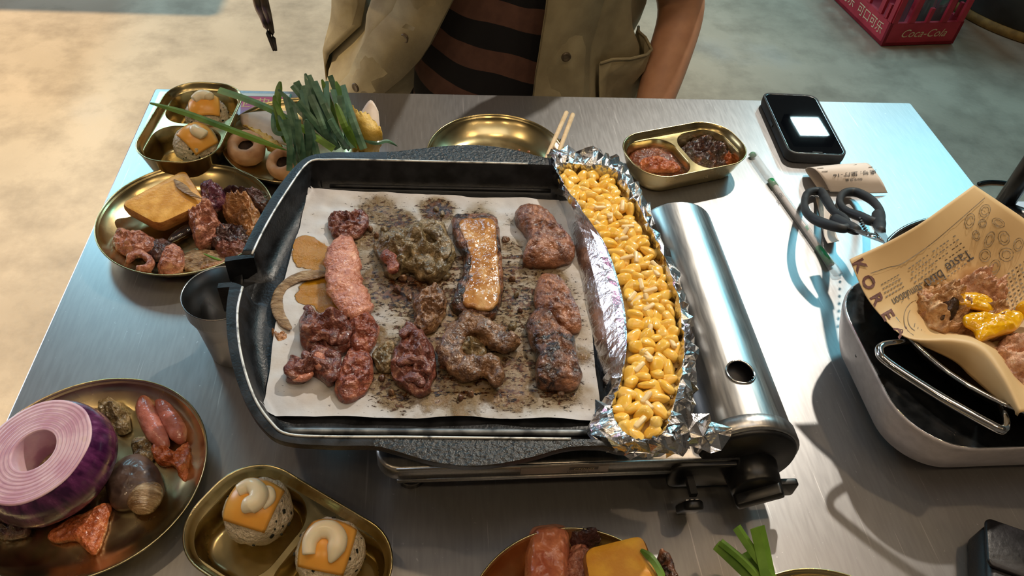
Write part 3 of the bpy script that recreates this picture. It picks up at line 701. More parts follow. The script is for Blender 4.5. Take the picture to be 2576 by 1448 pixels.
strip('onion_strip', [(830, 690), (785, 693), (742, 702), (708, 728), (696, 765), (708, 803), (732, 830)], [.006, .012, .012, .010, .010, .010, .008], PF + .004, .004, m_onion_cook, 'curved translucent onion strip reaching off the paper', 'onion', amp=.15)
blob('meat_scrap', [(683, 826), (700, 840), (718, 832), (724, 852), (704, 864), (690, 852)], PF, .008, m_gold_meat, 'tiny golden brown scrap on the bare pan floor', 'meat', amp=.7)
crumbs = [(1098, 525), (1112, 535), (930, 575), (948, 592), (965, 575), (1000, 725), (1030, 745), (1015, 700), (1120, 690), (1290, 700), (1300, 740), (1310, 780), (1185, 990), (1160, 1000), (960, 950), (985, 985), (1410, 985), (1290, 820), (1270, 600), (930, 840)]
for i, (x, y) in enumerate(crumbs):
    r = random.uniform(7, 14)
    blob('meat_crumb', [(x + r * random.uniform(.6, 1.3) * math.cos(a), y + r * .8 * random.uniform(.6, 1.3) * math.sin(a)) for a in np.linspace(0, 2 * PI, 7)[:-1]], ZM - .0005, .0045, random.choice([m_char, m_brown, m_olive]),
         'tiny browned meat crumb on the oily paper', 'crumb', 'meat crumbs on the paper', amp=.8, K=5)

# ------------------------------------------------------------------ foil boat of corn
FO = [(1383, 410, .112), (1395, 378, .128), (1480, 384, .122), (1555, 402, .122), (1600, 462, .120), (1655, 580, .118), (1705, 700, .118), (1742, 830, .116), (1750, 930, .116), (1738, 1040, .114),
      (1725, 1120, .115), (1650, 1138, .114), (1560, 1132, .115), (1488, 1085, .119), (1500, 1035, .110), (1528, 995, .101), (1503, 900, .100), (1480, 780, .100), (1440, 600, .100), (1402, 480, .101)]
FC = [(1402, 432, .128), (1420, 413, .128), (1475, 414, .129), (1545, 428, .129), (1590, 488, .129), (1640, 580, .130), (1688, 690, .131), (1716, 800, .131), (1718, 910, .130), (1695, 1010, .128),
      (1668, 1088, .128), (1630, 1104, .127), (1585, 1098, .127), (1552, 1062, .126), (1540, 1015, .127), (1563, 950, .130), (1577, 850, .131), (1563, 735, .132), (1520, 610, .131), (1450, 510, .130)]
NS = 9
Ro = np.array(cr([at(*p) for p in FO], NS, True)); Rc = np.array(cr([at(*p) for p in FC], NS, True))
fc = Rc.mean(0); nF = len(Ro)
spine = np.stack([np.array([p.x, p.y]) for p in (at(1470, 470, .118), at(1560, 560, .118), at(1620, 680, .118), at(1645, 820, .118), at(1635, 950, .118), at(1610, 1050, .118))])
SP = np.array(cr([(a, b_, 0) for a, b_ in spine], 12))[:, :2]
def to_spine(q):
    d = np.linalg.norm(SP - q[:2], axis=1); return SP[d.argmin()], d.min()
def inward(Rr, f_, z):
    A = Rr.copy()
    for i in range(len(A)):
        s_, _ = to_spine(A[i]); A[i, :2] += (s_ - A[i, :2]) * f_; A[i, 2] = z if z < .2 else z
    A[:, 2] = TZ + z
    return A
ft = thing('foil_boat', 'crumpled aluminium foil boat holding sweet corn on the pan edge', 'foil', (fc[0], fc[1], TZ + .096))
def mixr(a_, b_, t, bulge=0):
    A = a_ * (1 - t) + b_ * t; A[:, 2] += bulge; return A
frings = [mixr(Ro, Rc, -.10, -.004), Ro, mixr(Ro, Rc, .35, .003), mixr(Ro, Rc, .7, .003), mixr(Ro, Rc, .93, .0012), Rc, mixr(Rc, inward(Rc, .12, .115), .5), inward(Rc, .14, .112), inward(Rc, .3, .104), inward(Rc, .8, .101)]
amps = [.0012, .0022, .0022, .0018, .0006, .0006, .0012, .0012, 0, 0]
for k, (Rr, am) in enumerate(zip(frings, amps)):
    for i in range(nF):
        left = Ro[i, 0] < Rc[i, 0] - .012           # the smooth flap beside the paper
        s = am * (.16 if left else 1.25)
        Rr[i] = Rr[i] + np.array([rng.normal() * s * .7, rng.normal() * s * .7, rng.normal() * s + .8 * s * math.sin(i * 1.9 + k)])
v, f = loft(frings, False, True)
tri = []
for q in f:
    if len(q) == 4: tri += [(q[0], q[1], q[2]), (q[0], q[2], q[3])] if rng.random() < .5 else [(q[0], q[1], q[3]), (q[1], q[2], q[3])]
    else: tri.append(q)
mk('foil_wall', v, tri, foil_m, ft, False)
# crushed tab at the near right end and small fold at the far end
def crush(center, outline, name, amp=.004):
    C = np.array(at(*center)); R_ = [np.array(at(*p)) for p in outline]; n = len(R_)
    V = [C] + R_; F = []
    mids = []
    for i in range(n):
        mids.append((R_[i] + C) * .5 + np.array([0, 0, amp * (1 if i % 2 else -1)]))
    V += mids
    for i in range(n):
        j = (i + 1) % n
        F += [(0, 1 + n + i, 1 + n + j), (1 + n + i, 1 + i, 1 + j), (1 + n + i, 1 + j, 1 + n + j)]
    mk(name, V, F, foil_m, ft, False)
crush((1768, 1097, .112), [(1700, 1062, .118), (1728, 1040, .118), (1785, 1040, .120), (1790, 1060, .116), (1842, 1075, .114), (1838, 1098, .110), (1815, 1132, .104), (1788, 1140, .102), (1762, 1128, .104), (1722, 1118, .108), (1695, 1095, .112)], 'foil_tab')
crush((1500, 376, .130), [(1455, 392, .124), (1470, 372, .130), (1492, 366, .134), (1512, 378, .130), (1520, 396, .124), (1480, 398, .122)], 'foil_tab', .0025)
crush((1560, 1118, .123), [(1492, 1066, .122), (1530, 1060, .124), (1575, 1095, .128), (1625, 1112, .127), (1640, 1140, .116), (1580, 1138, .116), (1520, 1122, .118), (1486, 1092, .122)], 'foil_tab', .003)
crush((1690, 1115, .123), [(1640, 1110, .126), (1680, 1075, .129), (1715, 1060, .126), (1735, 1085, .121), (1722, 1138, .112), (1680, 1140, .113), (1645, 1138, .115)], 'foil_tab', .003)
# corn bed
bed = [inward(Rc, .135, .1135), inward(Rc, .3, .1145), inward(Rc, .6, .1158), inward(Rc, .95, .1162)]
for Rr in bed:
    for i in range(nF): Rr[i, 2] += .0010 * nz(Rr[i], 160, 2)
cb = mk('corn_cream', *loft(bed, False, True), m_cornsauce)
cb['kind'] = 'stuff'; tag(cb, 'pale cheese and mayonnaise sauce between the corn kernels', 'sauce')
def kernel_mesh(name, m, sq, taper, fl, dent):
    n, k = 14, 9; V, F = [], []
    for i in range(k):
        a = PI * (i / (k - 1)); zc = -math.cos(a); r = math.sin(a) ** .62 if 0 < i < k - 1 else 0.02
        for j in range(n):
            t = 2 * PI * j / n; c_, s_ = math.cos(t), math.sin(t)
            x = math.copysign(abs(c_) ** sq, c_) * r; y = math.copysign(abs(s_) ** sq, s_) * r * fl
            tp = 1 - taper * (zc + 1) / 2
            dd = dent * max(0, zc - .3) * (1 - r) * 0
            V.append((x * tp * .0056, y * tp * .0056, (zc * .0066 - dd)))
    return loft([V[i * n:(i + 1) * n] for i in range(k)])
KM = []
for nm, m, sq, tp, fl in (('a', m_corn, .62, .42, .72), ('b', m_corn, .8, .30, .62), ('c', m_corn2, .7, .5, .8), ('d', m_corn, .55, .25, .85)):
    v, f = kernel_mesh(nm, m, sq, tp, fl, .1)
    me = bpy.data.meshes.new('corn_kernel'); me.from_pydata(v, [], f); me.materials.append(m); me.polygons.foreach_set('use_smooth', [True] * len(me.polygons)); KM.append(me)
pts = []
tries = 0; bnd = inward(Rc, .26, .115)
poly = bnd[:, :2]
def inside(q):
    c_ = False; n = len(poly); j = n - 1
    for i in range(n):
        if (poly[i, 1] > q[1]) != (poly[j, 1] > q[1]) and q[0] < (poly[j, 0] - poly[i, 0]) * (q[1] - poly[i, 1]) / (poly[j, 1] - poly[i, 1]) + poly[i, 0]: c_ = not c_
        j = i
    return c_
lo, hi = poly.min(0), poly.max(0)
while tries < 9000 and len(pts) < 250:
    tries += 1
    q = lo + (hi - lo) * rng.random(2)
    if not inside(q): continue
    if all((q[0] - p[0]) ** 2 + (q[1] - p[1]) ** 2 > .0077 ** 2 for p in pts): pts.append(q)
for i, q in enumerate(pts):
    o = bpy.data.objects.new('corn_kernel', KM[int(rng.integers(4))]); COL.objects.link(o)
    _, d = to_spine(q)
    o.location = (q[0], q[1], TZ + .1185 + .0015 * rng.random() + .0020 * max(0, 1 - d / .03))
    o.rotation_euler = (PI / 2 + rng.normal() * .35, rng.normal() * .8, rng.random() * 2 * PI); s = 1.0 + .25 * rng.random(); o.scale = (s, s, s * (1 + .1 * rng.random()))
    tag(o, 'yellow sweet corn kernel in the foil boat', 'corn', 'sweet corn kernels in the foil boat')
sh_v, sh_f = rbox(.013, .0042, .0015, -.0018, .0018, .001, 2)
shm = bpy.data.meshes.new('cheese_shred'); shm.from_pydata(sh_v, [], sh_f); shm.materials.append(m_shred); shm.polygons.foreach_set('use_smooth', [True] * len(shm.polygons))
for i in range(30):
    q = pts[int(rng.integers(len(pts)))] + rng.normal(size=2) * .003
    if not inside(q): continue
    o = bpy.data.objects.new('cheese_shred', shm); COL.objects.link(o)
    _, d = to_spine(q)
    o.location = (q[0], q[1], TZ + .1222 + .0025 * max(0, 1 - d / .03) + .001 * rng.random()); o.rotation_euler = (rng.normal() * .2, rng.normal() * .3, rng.random() * 2 * PI)
    tag(o, 'pale shred of cheese lying among the corn', 'cheese', 'cheese shreds in the corn')

# ------------------------------------------------------------------ steel cup under the spout
cup = mk('steel_cup', *lathe([(.0235, 0), (.0242, .001), (.0285, .045), (.030, .054), (.0315, .058), (.0318, .061), (.0335, .064), (.0338, .080), (.0342, .0808), (.0338, .0815), (.0330, .0806), (.0326, .064), (.0305, .057), (.0278, .045), (.0232, .006), (.02, .004)], 64), pm('cup_steel', S(150, 150, 150), S(162, 162, 162), 12, 2, .26, .3, 1), None, True, True)
cup.location = T(-.193, .488); tag(cup, 'brushed steel drip cup standing under the pan spout', 'cup')
grease = mk('grease', *lathe([(.0245, .018), (.02, .0182), (.002, .0182)], 32), pm('grease', S(26, 20, 16), S(34, 26, 18), 30, 3, .1), cup, True, True)

# ------------------------------------------------------------------ menu card under the tray
card_m = pm('menu_print', S(176, 96, 140), S(170, 100, 150), 8, 3, .25, coat=.5)
N, L, b = nodes(card_m); tc = [n for n in N if n.type == 'TEX_COORD'][0]
sx = N.new('ShaderNodeSeparateXYZ'); L.new(tc.outputs['Object'], sx.inputs[0])
mr = N.new('ShaderNodeMapRange'); L.new(sx.outputs['Y'], mr.inputs[0]); mr.inputs[1].default_value = -.05; mr.inputs[2].default_value = .05
rp = N.new('ShaderNodeValToRGB'); L.new(mr.outputs[0], rp.inputs[0]); e = rp.color_ramp.elements
e[0].position = .3; e[0].color = S(150, 178, 206); e[1].position = .75; e[1].color = S(186, 84, 130); q = e.new(.5); q.color = S(146, 140, 190)
L.new(rp.outputs[0], b.inputs['Base Color'])
mc = thing('menu_card', 'pink and blue printed menu card lying under the gold tray', 'card', T(-.283, .895, 0))
mk('card_sheet', *rbox(.178, .098, .003, 0, .0009, .0002, 3), pm('card_sleeve', S(86, 150, 158), S(110, 176, 184), 8, 3, .15, coat=.8), mc, False, True)
mk('print_area', *box(-.066, .080, -.045, .040, .0009, .0011), card_m, mc, False, True)
mk('white_edge', *box(-.074, .086, .041, .048, .0009, .0011), pm('card_white', S(200, 220, 230), S(210, 228, 236), 8, 2, .3), mc, False, True)
mk('brown_strip', *box(.0805, .086, -.045, .030, .0009, .0011), pm('card_brown', S(150, 112, 84), S(160, 122, 92), 30, 3, .4), mc, False, True)  # plain brown strip along the right end of the card
text_on('card_text', '亚典', .026, lambda x, y: (-.245 + x, .917 + y, TZ + .0013), white_print, mc)

# ------------------------------------------------------------------ rice balls with cheese and mayonnaise
def rice_ball(px, py, z, r, label, ang, tilt=.0, swirl=0, big=1.0, group=None, shift=(0, 0)):
    """px,py: pixel of the ball centre"""
    c = at(px, py, z + r) + Vector((shift[0], shift[1], 0))
    t = thing('rice_ball', label, 'rice ball', (c.x, c.y, TZ + z), 0, group)
    n, k = 44, 26; V = []
    for i in range(k):
        a = PI * i / (k - 1)
        for j in range(n):
            b_ = 2 * PI * j / n
            d = Vector((math.sin(a) * math.cos(b_), math.sin(a) * math.sin(b_), -math.cos(a)))
            rr = r * (1 + .07 * turb(d, 2.2, px, 3) + .035 * abs(nz(d, 9, px)))
            V.append(Vector((d.x * rr * big, d.y * rr * big, max(0, r * .93 + d.z * rr * .93))))
    mk('rice', *loft([V[i * n:(i + 1) * n] for i in range(k)], True, True), m_rice, t, True, True)
    for q in range(30):
        a, b_ = random.uniform(.2, 1.9), random.uniform(0, 2 * PI)
        d = Vector((math.sin(a) * math.cos(b_), math.sin(a) * math.sin(b_), math.cos(a)))
        pos = Vector((d.x * r * big * 1.01, d.y * r * big * 1.01, r * .93 + d.z * r * .95))
        M_ = Matrix.Translation(pos) @ d.to_track_quat('Z', 'Y').to_matrix().to_4x4() @ Matrix.Rotation(random.random() * 6, 4, 'Z')
        s = random.uniform(.0006, .0020)
        mk('nori_flake', *xf(rbox(s * 2, s * 1.3, .0005, -.0004, .0007, .0002, 2), M_), m_nori, t, False, True)
    # cheese slice draped over the top
    g = 14; hs = r * .96; rot = Matrix.Rotation(ang, 3, 'Z'); tl = Matrix.Rotation(tilt, 3, 'X')
    top, bot = [], []
    for j in range(g + 1):
        for i in range(g + 1):
            x, y = (i / g - .5) * 2 * hs, (j / g - .5) * 2 * hs
            dd = math.sqrt(x * x + y * y); th = min(dd / (r * 1.25), 1.15)
            R2 = r * 1.06
            ux, uy = (x / dd, y / dd) if dd > 1e-6 else (0, 0)
            p = Vector((ux * R2 * big * math.sin(th), uy * R2 * big * math.sin(th), R2 * math.cos(th) * .97))
            p = rot @ (tl @ p) + Vector((0, 0, r * .93))
            top.append(p); n_ = (p - Vector((0, 0, r * .93))).normalized(); bot.append(p - n_ * .0016)
    F = []; m_ = g + 1; o_ = m_ * m_
    for j in range(g):
        for i in range(g):
            k_ = j * m_ + i; F += [(k_, k_ + 1, k_ + m_ + 1, k_ + m_), (o_ + k_, o_ + k_ + m_, o_ + k_ + m_ + 1, o_ + k_ + 1)]
    bord = [i for i in range(m_)] + [j * m_ + g for j in range(1, m_)] + [g * m_ + i for i in range(g - 1, -1, -1)] + [j * m_ for j in range(g - 1, 0, -1)]
    for a, b_ in zip(bord, bord[1:] + bord[:1]): F.append((a, a + o_, b_ + o_, b_))
    mk('cheese_slice', top + bot, F, m_cheese, t, True, True)
    # mayonnaise swirl on top
    paths = [[(-.55, .15), (-.2, .42), (.18, .30), (.28, -.02), (.1, -.3), (.02, -.52)], [(-.42, -.5), (-.5, -.05), (-.3, .32), (.1, .40), (.4, .15), (.42, -.3), (.36, -.62)], [(-.5, .1), (-.1, .35), (.3, .25), (.4, 0)], [(0, .4), (-.1, .1), (.05, -.2), (.1, -.4)]]
    pt = []
    for x, y in paths[swirl]:
        x, y = x * r, y * r; dd = math.hypot(x, y); th = dd / (r * 1.25)
        ux, uy = (x / dd, y / dd) if dd else (0, 0)
        p = Vector((ux * r * 1.06 * big * math.sin(th), uy * r * 1.06 * big * math.sin(th), r * 1.10 * math.cos(th)))
        pt.append(np.array(rot @ (tl @ p)) + np.array([0, 0, r * .93]))
    sm = cr(pt, 6); nn = len(sm)
    rad = [r * .27 * (.55 + .45 * math.sin(PI * min(1, (i + 3) / (nn * .6)) * .5)) * (1 if i < nn * .75 else max(.1, 1 - (i - nn * .75) / (nn * .27))) for i in range(nn)]
    mk('mayonnaise', *tube(sm, rad, 12), m_mayo, t, True, True)
    if swirl == 0:
        pt2 = cr([np.array([.1, .1, 1.9]) * r, np.array([.35, .32, 1.86]) * r, np.array([.52, .1, 1.8]) * r, np.array([.4, -.2, 1.82]) * r], 5)
        mk('mayonnaise', *tube([rot @ Vector(p) for p in pt2], [r * .13] * len(pt2), 10), m_mayo, t, True, True)
    return t

tray('gold two compartment tray on the menu card, holding two rice balls', (-.294, .815), math.radians(85), .170, .098, .042, .0012)
rice_ball(518, 292, .006, .0255, 'cheese topped rice ball in the tray farther from the cup, its mayonnaise piled high', .2, .2, 2, 1.0, shift=(.0004, .0045))
rice_ball(497, 352, .006, .0255, 'speckled rice ball with a cheese slice hanging off one corner under a long chive', .9, .5, 3, 1.0, shift=(-.0006, -.0068))
tray('gold two compartment tray beside the onion plate, holding two rice balls', (-.112, .2655), math.radians(-33.7), .165, .096, .035)
rice_ball(655, 1275, .004, .0265, 'rice ball under a cheese slice with a heart shaped mayonnaise swirl', -.35, .12, 0, shift=(-.0017, -.0025))
rice_ball(825, 1365, .004, .0265, 'rice ball under a cheese slice with a horseshoe mayonnaise swirl', -.25, .12, 1, shift=(.0022, -.0075))
tr = tray('gold two compartment tray of red dipping sauce and dark seasoning', (.325, .780), math.radians(17))
m_sauce = meat('red_sauce', S(92, 42, 24), S(124, 62, 38), S(156, 92, 60), scale=120, rough=.12, rough2=.25, coat=.6)
m_paste = meat('orange_paste', S(140, 64, 30), S(176, 94, 50), S(198, 128, 80), scale=90, rough=.2)
m_dark = meat('dark_seasoning', S(34, 22, 22), S(74, 46, 38), S(128, 76, 40), scale=90)
def in_well(o, side, c=(.325, .780), ang=math.radians(17), L=.163, Wd=.096, Hh=.035):
    led = Hh - .008; hw, hh = ((L - .0124) / 2 - .004) / 2, (Wd - .0124 - .003) / 2; cx = side * ((L - .0124) / 4 + .0005)
    ca, sa = math.cos(ang), math.sin(ang)
    for vt in o.data.vertices:
        w_ = vt.co + o.location; z = w_.z - TZ
        ins = float(np.interp(z, [.0022, .003, .006, led * .45, led - .001, led], [.011, .0075, .005, .003, .0008, 0])) - .0002
        x, y = (w_.x - c[0]) * ca + (w_.y - c[1]) * sa - cx, -(w_.x - c[0]) * sa + (w_.y - c[1]) * ca
        a_, b_ = hw - ins, hh - ins; r = max(.026 - ins, .003)
        x = max(-a_, min(a_, x)); y = max(-b_, min(b_, y)); qx, qy = abs(x) - (a_ - r), abs(y) - (b_ - r)
        if qx > 0 and qy > 0 and math.hypot(qx, qy) > r:
            k = r / math.hypot(qx, qy); x = math.copysign(a_ - r + qx * k, x); y = math.copysign(b_ - r + qy * k, y)
        x += cx
        vt.co.x = c[0] + x * ca - y * sa - o.location.x; vt.co.y = c[1] + x * sa + y * ca - o.location.y
    o.data.update()
in_well(blob('red_sauce', [(1583, 385), (1610, 362), (1660, 358), (1700, 378), (1728, 418), (1715, 428), (1660, 428), (1610, 425)], .0026, .0154, m_sauce, 'glossy red dipping sauce in the gold tray', 'sauce', amp=.12, p=8, fold=.1, zoff=.92), -1)
in_well(blob('chilli_paste', [(1610, 405), (1650, 392), (1690, 405), (1712, 425), (1660, 430), (1618, 424)], .014, .009, m_paste, 'orange lump of chilli paste in the red sauce', 'sauce', amp=.6), -1)
in_well(blob('dark_seasoning', [(1712, 372), (1740, 345), (1790, 335), (1830, 360), (1850, 390), (1820, 402), (1770, 412), (1735, 400)], .0026, .0225, m_dark, 'dark purple brown seasoning mound in the gold tray', 'seasoning', amp=.7, zoff=.7), 1)
in_well(blob('chilli_flakes', [(1810, 385), (1835, 378), (1852, 392), (1835, 404), (1812, 402)], .0026, .0174, m_paste, 'orange chilli flakes beside the dark seasoning', 'seasoning', amp=.7, zoff=.7), 1)

# ------------------------------------------------------------------ left plate: toast and braised meat
plate('gold_plate', 'round gold plate of toast and braised meat by the table edge', (-.271, .6575), .0927)
def toast(name, label, quad, z, th, m, tilt=(0, 0), bev=.004):
    """quad: pixels of the top face, z heights per corner"""
    C = [np.array(at(x, y, zz)) for (x, y), zz in zip(quad, z)]
    t = thing(name, label, 'toast', (float(np.mean([c[0] for c in C])), float(np.mean([c[1] for c in C])), TZ + min(z) - th))
    nrm = np.cross(C[1] - C[0], C[3] - C[0]); nrm /= np.linalg.norm(nrm); nrm *= np.sign(nrm[2])
    def ring(ins, dz):
        pts = []
        cen = sum(C) / 4
        for i in range(4):
            a, b_, p = C[i - 1] - C[i], C[(i + 1) % 4] - C[i], C[i]
            a = a / np.linalg.norm(a); b_ = b_ / np.linalg.norm(b_)
            r = .010
            for k in range(7):
                u = k / 6
                q = p + a * r * (1 - u) ** 2 + b_ * r * u ** 2
                q = q + (cen - q) * (ins / np.linalg.norm(cen - q))
                pts.append(q + nrm * dz)
        return pts
    n_ = lambda rg: [p + np.array([1, 1, 1]) * .0006 * nz(p, 180, 3) for p in rg]
    mk('crumb_face', *loft([n_(ring(.0015, -.0005)), n_(ring(.004, .0004)), n_(ring(.009, .0010)), n_(ring(.014, .0012))], False, True), m, t)
    mk('crust', *loft([n_(ring(.003, -th)), n_(ring(.0004, -th * .8)), n_(ring(0, -th * .4)), n_(ring(.0003, -.003)), n_(ring(.0015, -.0005))], True, False), m_crust, t)
    return t
toast('egg_toast', 'thick egg soaked toast slice leaning on the plate rim', [(299, 512), (464, 424), (520, 508), (396, 566)], [.030, .036, .030, .026], .016, m_toast)
Z0 = .0045; GL = 'braised pieces on the toast plate'
blob('braised_meat', [(282, 600), (305, 580), (345, 582), (388, 600), (378, 628), (330, 638), (295, 628)], Z0 + .003, .016, m_plate_meat, 'rounded pink brown meat lump below the toast corner', 'meat', GL, amp=.5)
blob('braised_meat', [(365, 618), (395, 600), (432, 612), (428, 640), (395, 652), (368, 640)], Z0, .012, m_plate_dark, 'small dark meat scrap beside the eggplant slice', 'meat', GL)
strip('braised_meat', [(320, 664), (338, 645), (362, 644), (380, 662), (372, 680), (345, 676)], .008, Z0 + .004, .010, m_plate_meat, 'hollow curled ring of meat at the plate edge', 'meat', GL, amp=.5)
blob('braised_meat', [(418, 625), (440, 615), (461, 635), (462, 662), (440, 682), (405, 685), (398, 670)], Z0, .017, m_plate_meat, 'upright peach coloured meat chunk at the plate front', 'meat', GL, amp=.5)
blob('braised_meat', [(478, 515), (505, 500), (535, 512), (545, 545), (562, 572), (530, 592), (495, 604), (482, 575), (474, 545)], Z0, .034, m_plate_meat, 'tallest meat chunk leaning on the toast', 'meat', GL, amp=.5, zoff=.5)
blob('purple_onion_piece', [(503, 468), (530, 457), (558, 472), (562, 502), (530, 515), (508, 498)], Z0 + .01, .024, m_purple, 'glossy cooked purple onion piece behind the meat', 'onion', GL, amp=.5, zoff=.5)
blob('braised_meat', [(560, 512), (585, 492), (630, 495), (650, 530), (645, 570), (622, 585), (600, 560), (568, 538)], Z0, .034, m_gold_meat, 'golden brown folded chunk near the pan rim', 'meat', GL, amp=.6, zoff=.5)
blob('braised_meat', [(555, 478), (600, 480), (650, 478), (672, 500), (660, 525), (610, 500)], Z0 + .004, .022, m_plate_dark, 'dark red brown pieces behind the golden chunk', 'meat', GL, amp=.7, zoff=.5)
blob('braised_meat', [(535, 590), (570, 570), (620, 575), (650, 595), (612, 622), (560, 625), (530, 612)], Z0, .018, m_plate_dark, 'dark meat lump in the plate middle', 'meat', GL, amp=.6)
blob('braised_meat', [(545, 618), (580, 602), (618, 615), (622, 640), (590, 652), (555, 645)], Z0, .018, m_raw, 'dark red meat lump near the pan spout', 'meat', GL, amp=.7)
strip('eggplant_slice', [(424, 612), (445, 596), (470, 580), (490, 572)], [.006, .012, .014, .010], Z0 + .002, .008, m_egg, 'glossy dark eggplant slice under the tall chunk', 'eggplant', GL, amp=.1)
blob('onion_slice', [(450, 640), (510, 625), (580, 638), (620, 655), (560, 680), (490, 685), (455, 665)], Z0, .007, m_onion_cook, 'flat translucent onion slice at the plate front', 'onion', GL, amp=.5)
strip('onion_strip', [(505, 678), (545, 668), (585, 655)], [.006, .010, .008], Z0 + .006, .006, m_gold_meat, 'thin golden strip lying over the onion slice', 'onion', GL, amp=.3)
strip('garlic_sprout', [(438, 452), (458, 470), (480, 488), (508, 500)], [.004, .010, .006, .003], .030, .003, m_onion_cook, 'pale withered sprout lying on the toast', 'vegetable', amp=.1, zs=[.034, .034, .034, .034])
strip('chive_scrap', [(512, 638), (540, 650), (558, 655)], .003, Z0 + .010, .002, m_chive2, 'short green chive scrap on the onion slice', 'chive', amp=0)

# ------------------------------------------------------------------ back plate: chives, mushrooms, cabbage
plate('gold_plate', 'round gold plate of raw chives, mushrooms and cabbage', (-.169, .806), .0895)
def mushroom(px, py, z, r, label, tilt):
    c = at(px, py, z + r * .6)
    t = thing('button_mushroom', label, 'mushroom', (c.x, c.y, TZ + z), 0, None, tilt)
    prof = [(.004, 0), (r * .55, .001), (r * .88, r * .28), (r, r * .62), (r * .97, r * .95), (r * .86, r * 1.16), (r * .66, r * 1.24), (r * .50, r * 1.18), (r * .41, r * 1.04), (r * .38, r * .9)]
    v, f = lathe(prof, 44, True, False)
    v = [(x * (1 + .05 * nz((x, y, z_), 70, px)), y * (1 + .05 * nz((x, y, z_), 70, px + 1)), z_ + .0012 * nz((x, y, z_), 160, 3)) for x, y, z_ in v]
    mk('cap', v, f, m_shroom, t, True, True)
    mk('gills', *lathe([(r * .46, r * .96), (r * .42, r * .75), (r * .25, r * .55), (r * .05, r * .5)], 32, False, True), m_gill, t, True, True)
    return t
mushroom(622, 372, .006, .0235, 'upturned button mushroom with a dark hollow, in front of the cabbage', (.22, .0, 0))
mushroom(722, 408, .005, .021, 'button mushroom half hidden by the chive bundle', (.35, -.2, 0))
def sheet(name, grid, m, parent=None, th=.0012, sub=4, wob=0, frill=0.0, seed=0):
    """thin curved sheet through a grid of (px,py,z) points"""
    G_ = [[np.array(at(*p)) for p in row] for row in grid]
    rows = [cr(r_, sub) for r_ in G_]
    cols = [cr([rows[i][j] for i in range(len(rows))], sub) for j in range(len(rows[0]))]
    nu, nv = len(cols), len(cols[0]); V = []
    for i in range(nu):
        for j in range(nv):
            q = cols[i][j].copy(); ed = min(i, nu - 1 - i, j, nv - 1 - j)
            q[2] += wob * turb(q, 60, seed, 3) + (frill * math.sin((i + j) * 2.1) * max(0, 1 - ed / 3))
            V.append(q)
    top_ = np.array(V); F = []
    for i in range(nu - 1):
        for j in range(nv - 1):
            k = i * nv + j; F.append((k, k + 1, k + nv + 1, k + nv))
    o = mk(name, top_, F, m, parent)
    if th:
        md = o.modifiers.new('thickness', 'SOLIDIFY'); md.thickness = th; md.offset = 0
    return o
cl = thing('cabbage_leaf', 'pale cabbage leaf with yellow frilled edge behind the mushroom', 'cabbage', T(-.20, .82, .006))
sheet('leaf_blade', [[(604, 288, .03), (640, 282, .034), (690, 280, .04), (740, 280, .04)], [(606, 305, .026), (648, 308, .032), (700, 315, .038), (745, 320, .038)], [(612, 320, .022), (660, 340, .028), (700, 360, .03), (745, 370, .03)]], m_cab, cl, .0015)
sheet('leaf_frill', [[(612, 316, .024), (655, 330, .03), (690, 350, .032), (715, 372, .03)], [(622, 318, .027), (650, 342, .03), (680, 366, .03), (712, 388, .026)], [(630, 330, .022), (652, 356, .022), (682, 382, .020), (712, 398, .018)]], m_frill, cl, .0012, 7, .003, .0025, 3)
cl = thing('cabbage_leaf', 'upright yellow cabbage leaf beside the chive bundle', 'cabbage', T(-.085, .80, .006))
sheet('leaf_blade', [[(905, 290, .055), (932, 252, .070), (952, 280, .062)], [(900, 330, .045), (930, 325, .050), (955, 330, .045)], [(895, 372, .02), (925, 378, .022), (950, 375, .02)]], m_cab, cl, .0015, 5)
sheet('leaf_frill', [[(862, 232, .075), (885, 262, .070), (905, 285, .066), (925, 288, .062)], [(872, 275, .062), (900, 300, .062), (930, 312, .060), (955, 318, .058)], [(880, 320, .045), (908, 335, .048), (935, 345, .048), (962, 350, .044)], [(888, 385, .018), (910, 385, .022), (935, 385, .022), (952, 380, .018)]], m_frill, cl, .0012, 6, .003, .0022, 5)
def ribbon(name, path, wid, m, label, group=None, sub=6, tip=True, cat='chive', twist=0.0):
    """flat blade along (px,py,z) points"""
    P = np.array(cr([at(*p) for p in path], sub)); n = len(P); rings = []
    for i in range(n):
        t = P[min(i + 1, n - 1)] - P[max(i - 1, 0)]; t /= np.linalg.norm(t) + 1e-9
        vd = np.array([0, 0, TZ + CAMH]) - P[i]; vd /= np.linalg.norm(vd)
        s = np.cross(t, np.array([.15 + twist, -.65, .75])); s /= np.linalg.norm(s) + 1e-9; u = np.cross(s, t)
        e = i / (n - 1); w_ = wid * (1 if not tip else min(1, .35 + 3 * e, .12 + 3.2 * (1 - e)))
        rings.append([P[i] + s * w_ * .5, P[i] + u * .0007 - s * w_ * .1, P[i] - s * w_ * .5, P[i] - u * .0009])
    o = mk(name, *loft(rings), m, None, False); tag(o, label, cat, group); return o
GC = 'garlic chives in the bundle'; LC = 'dark green chive blade in the bundle on the back plate'
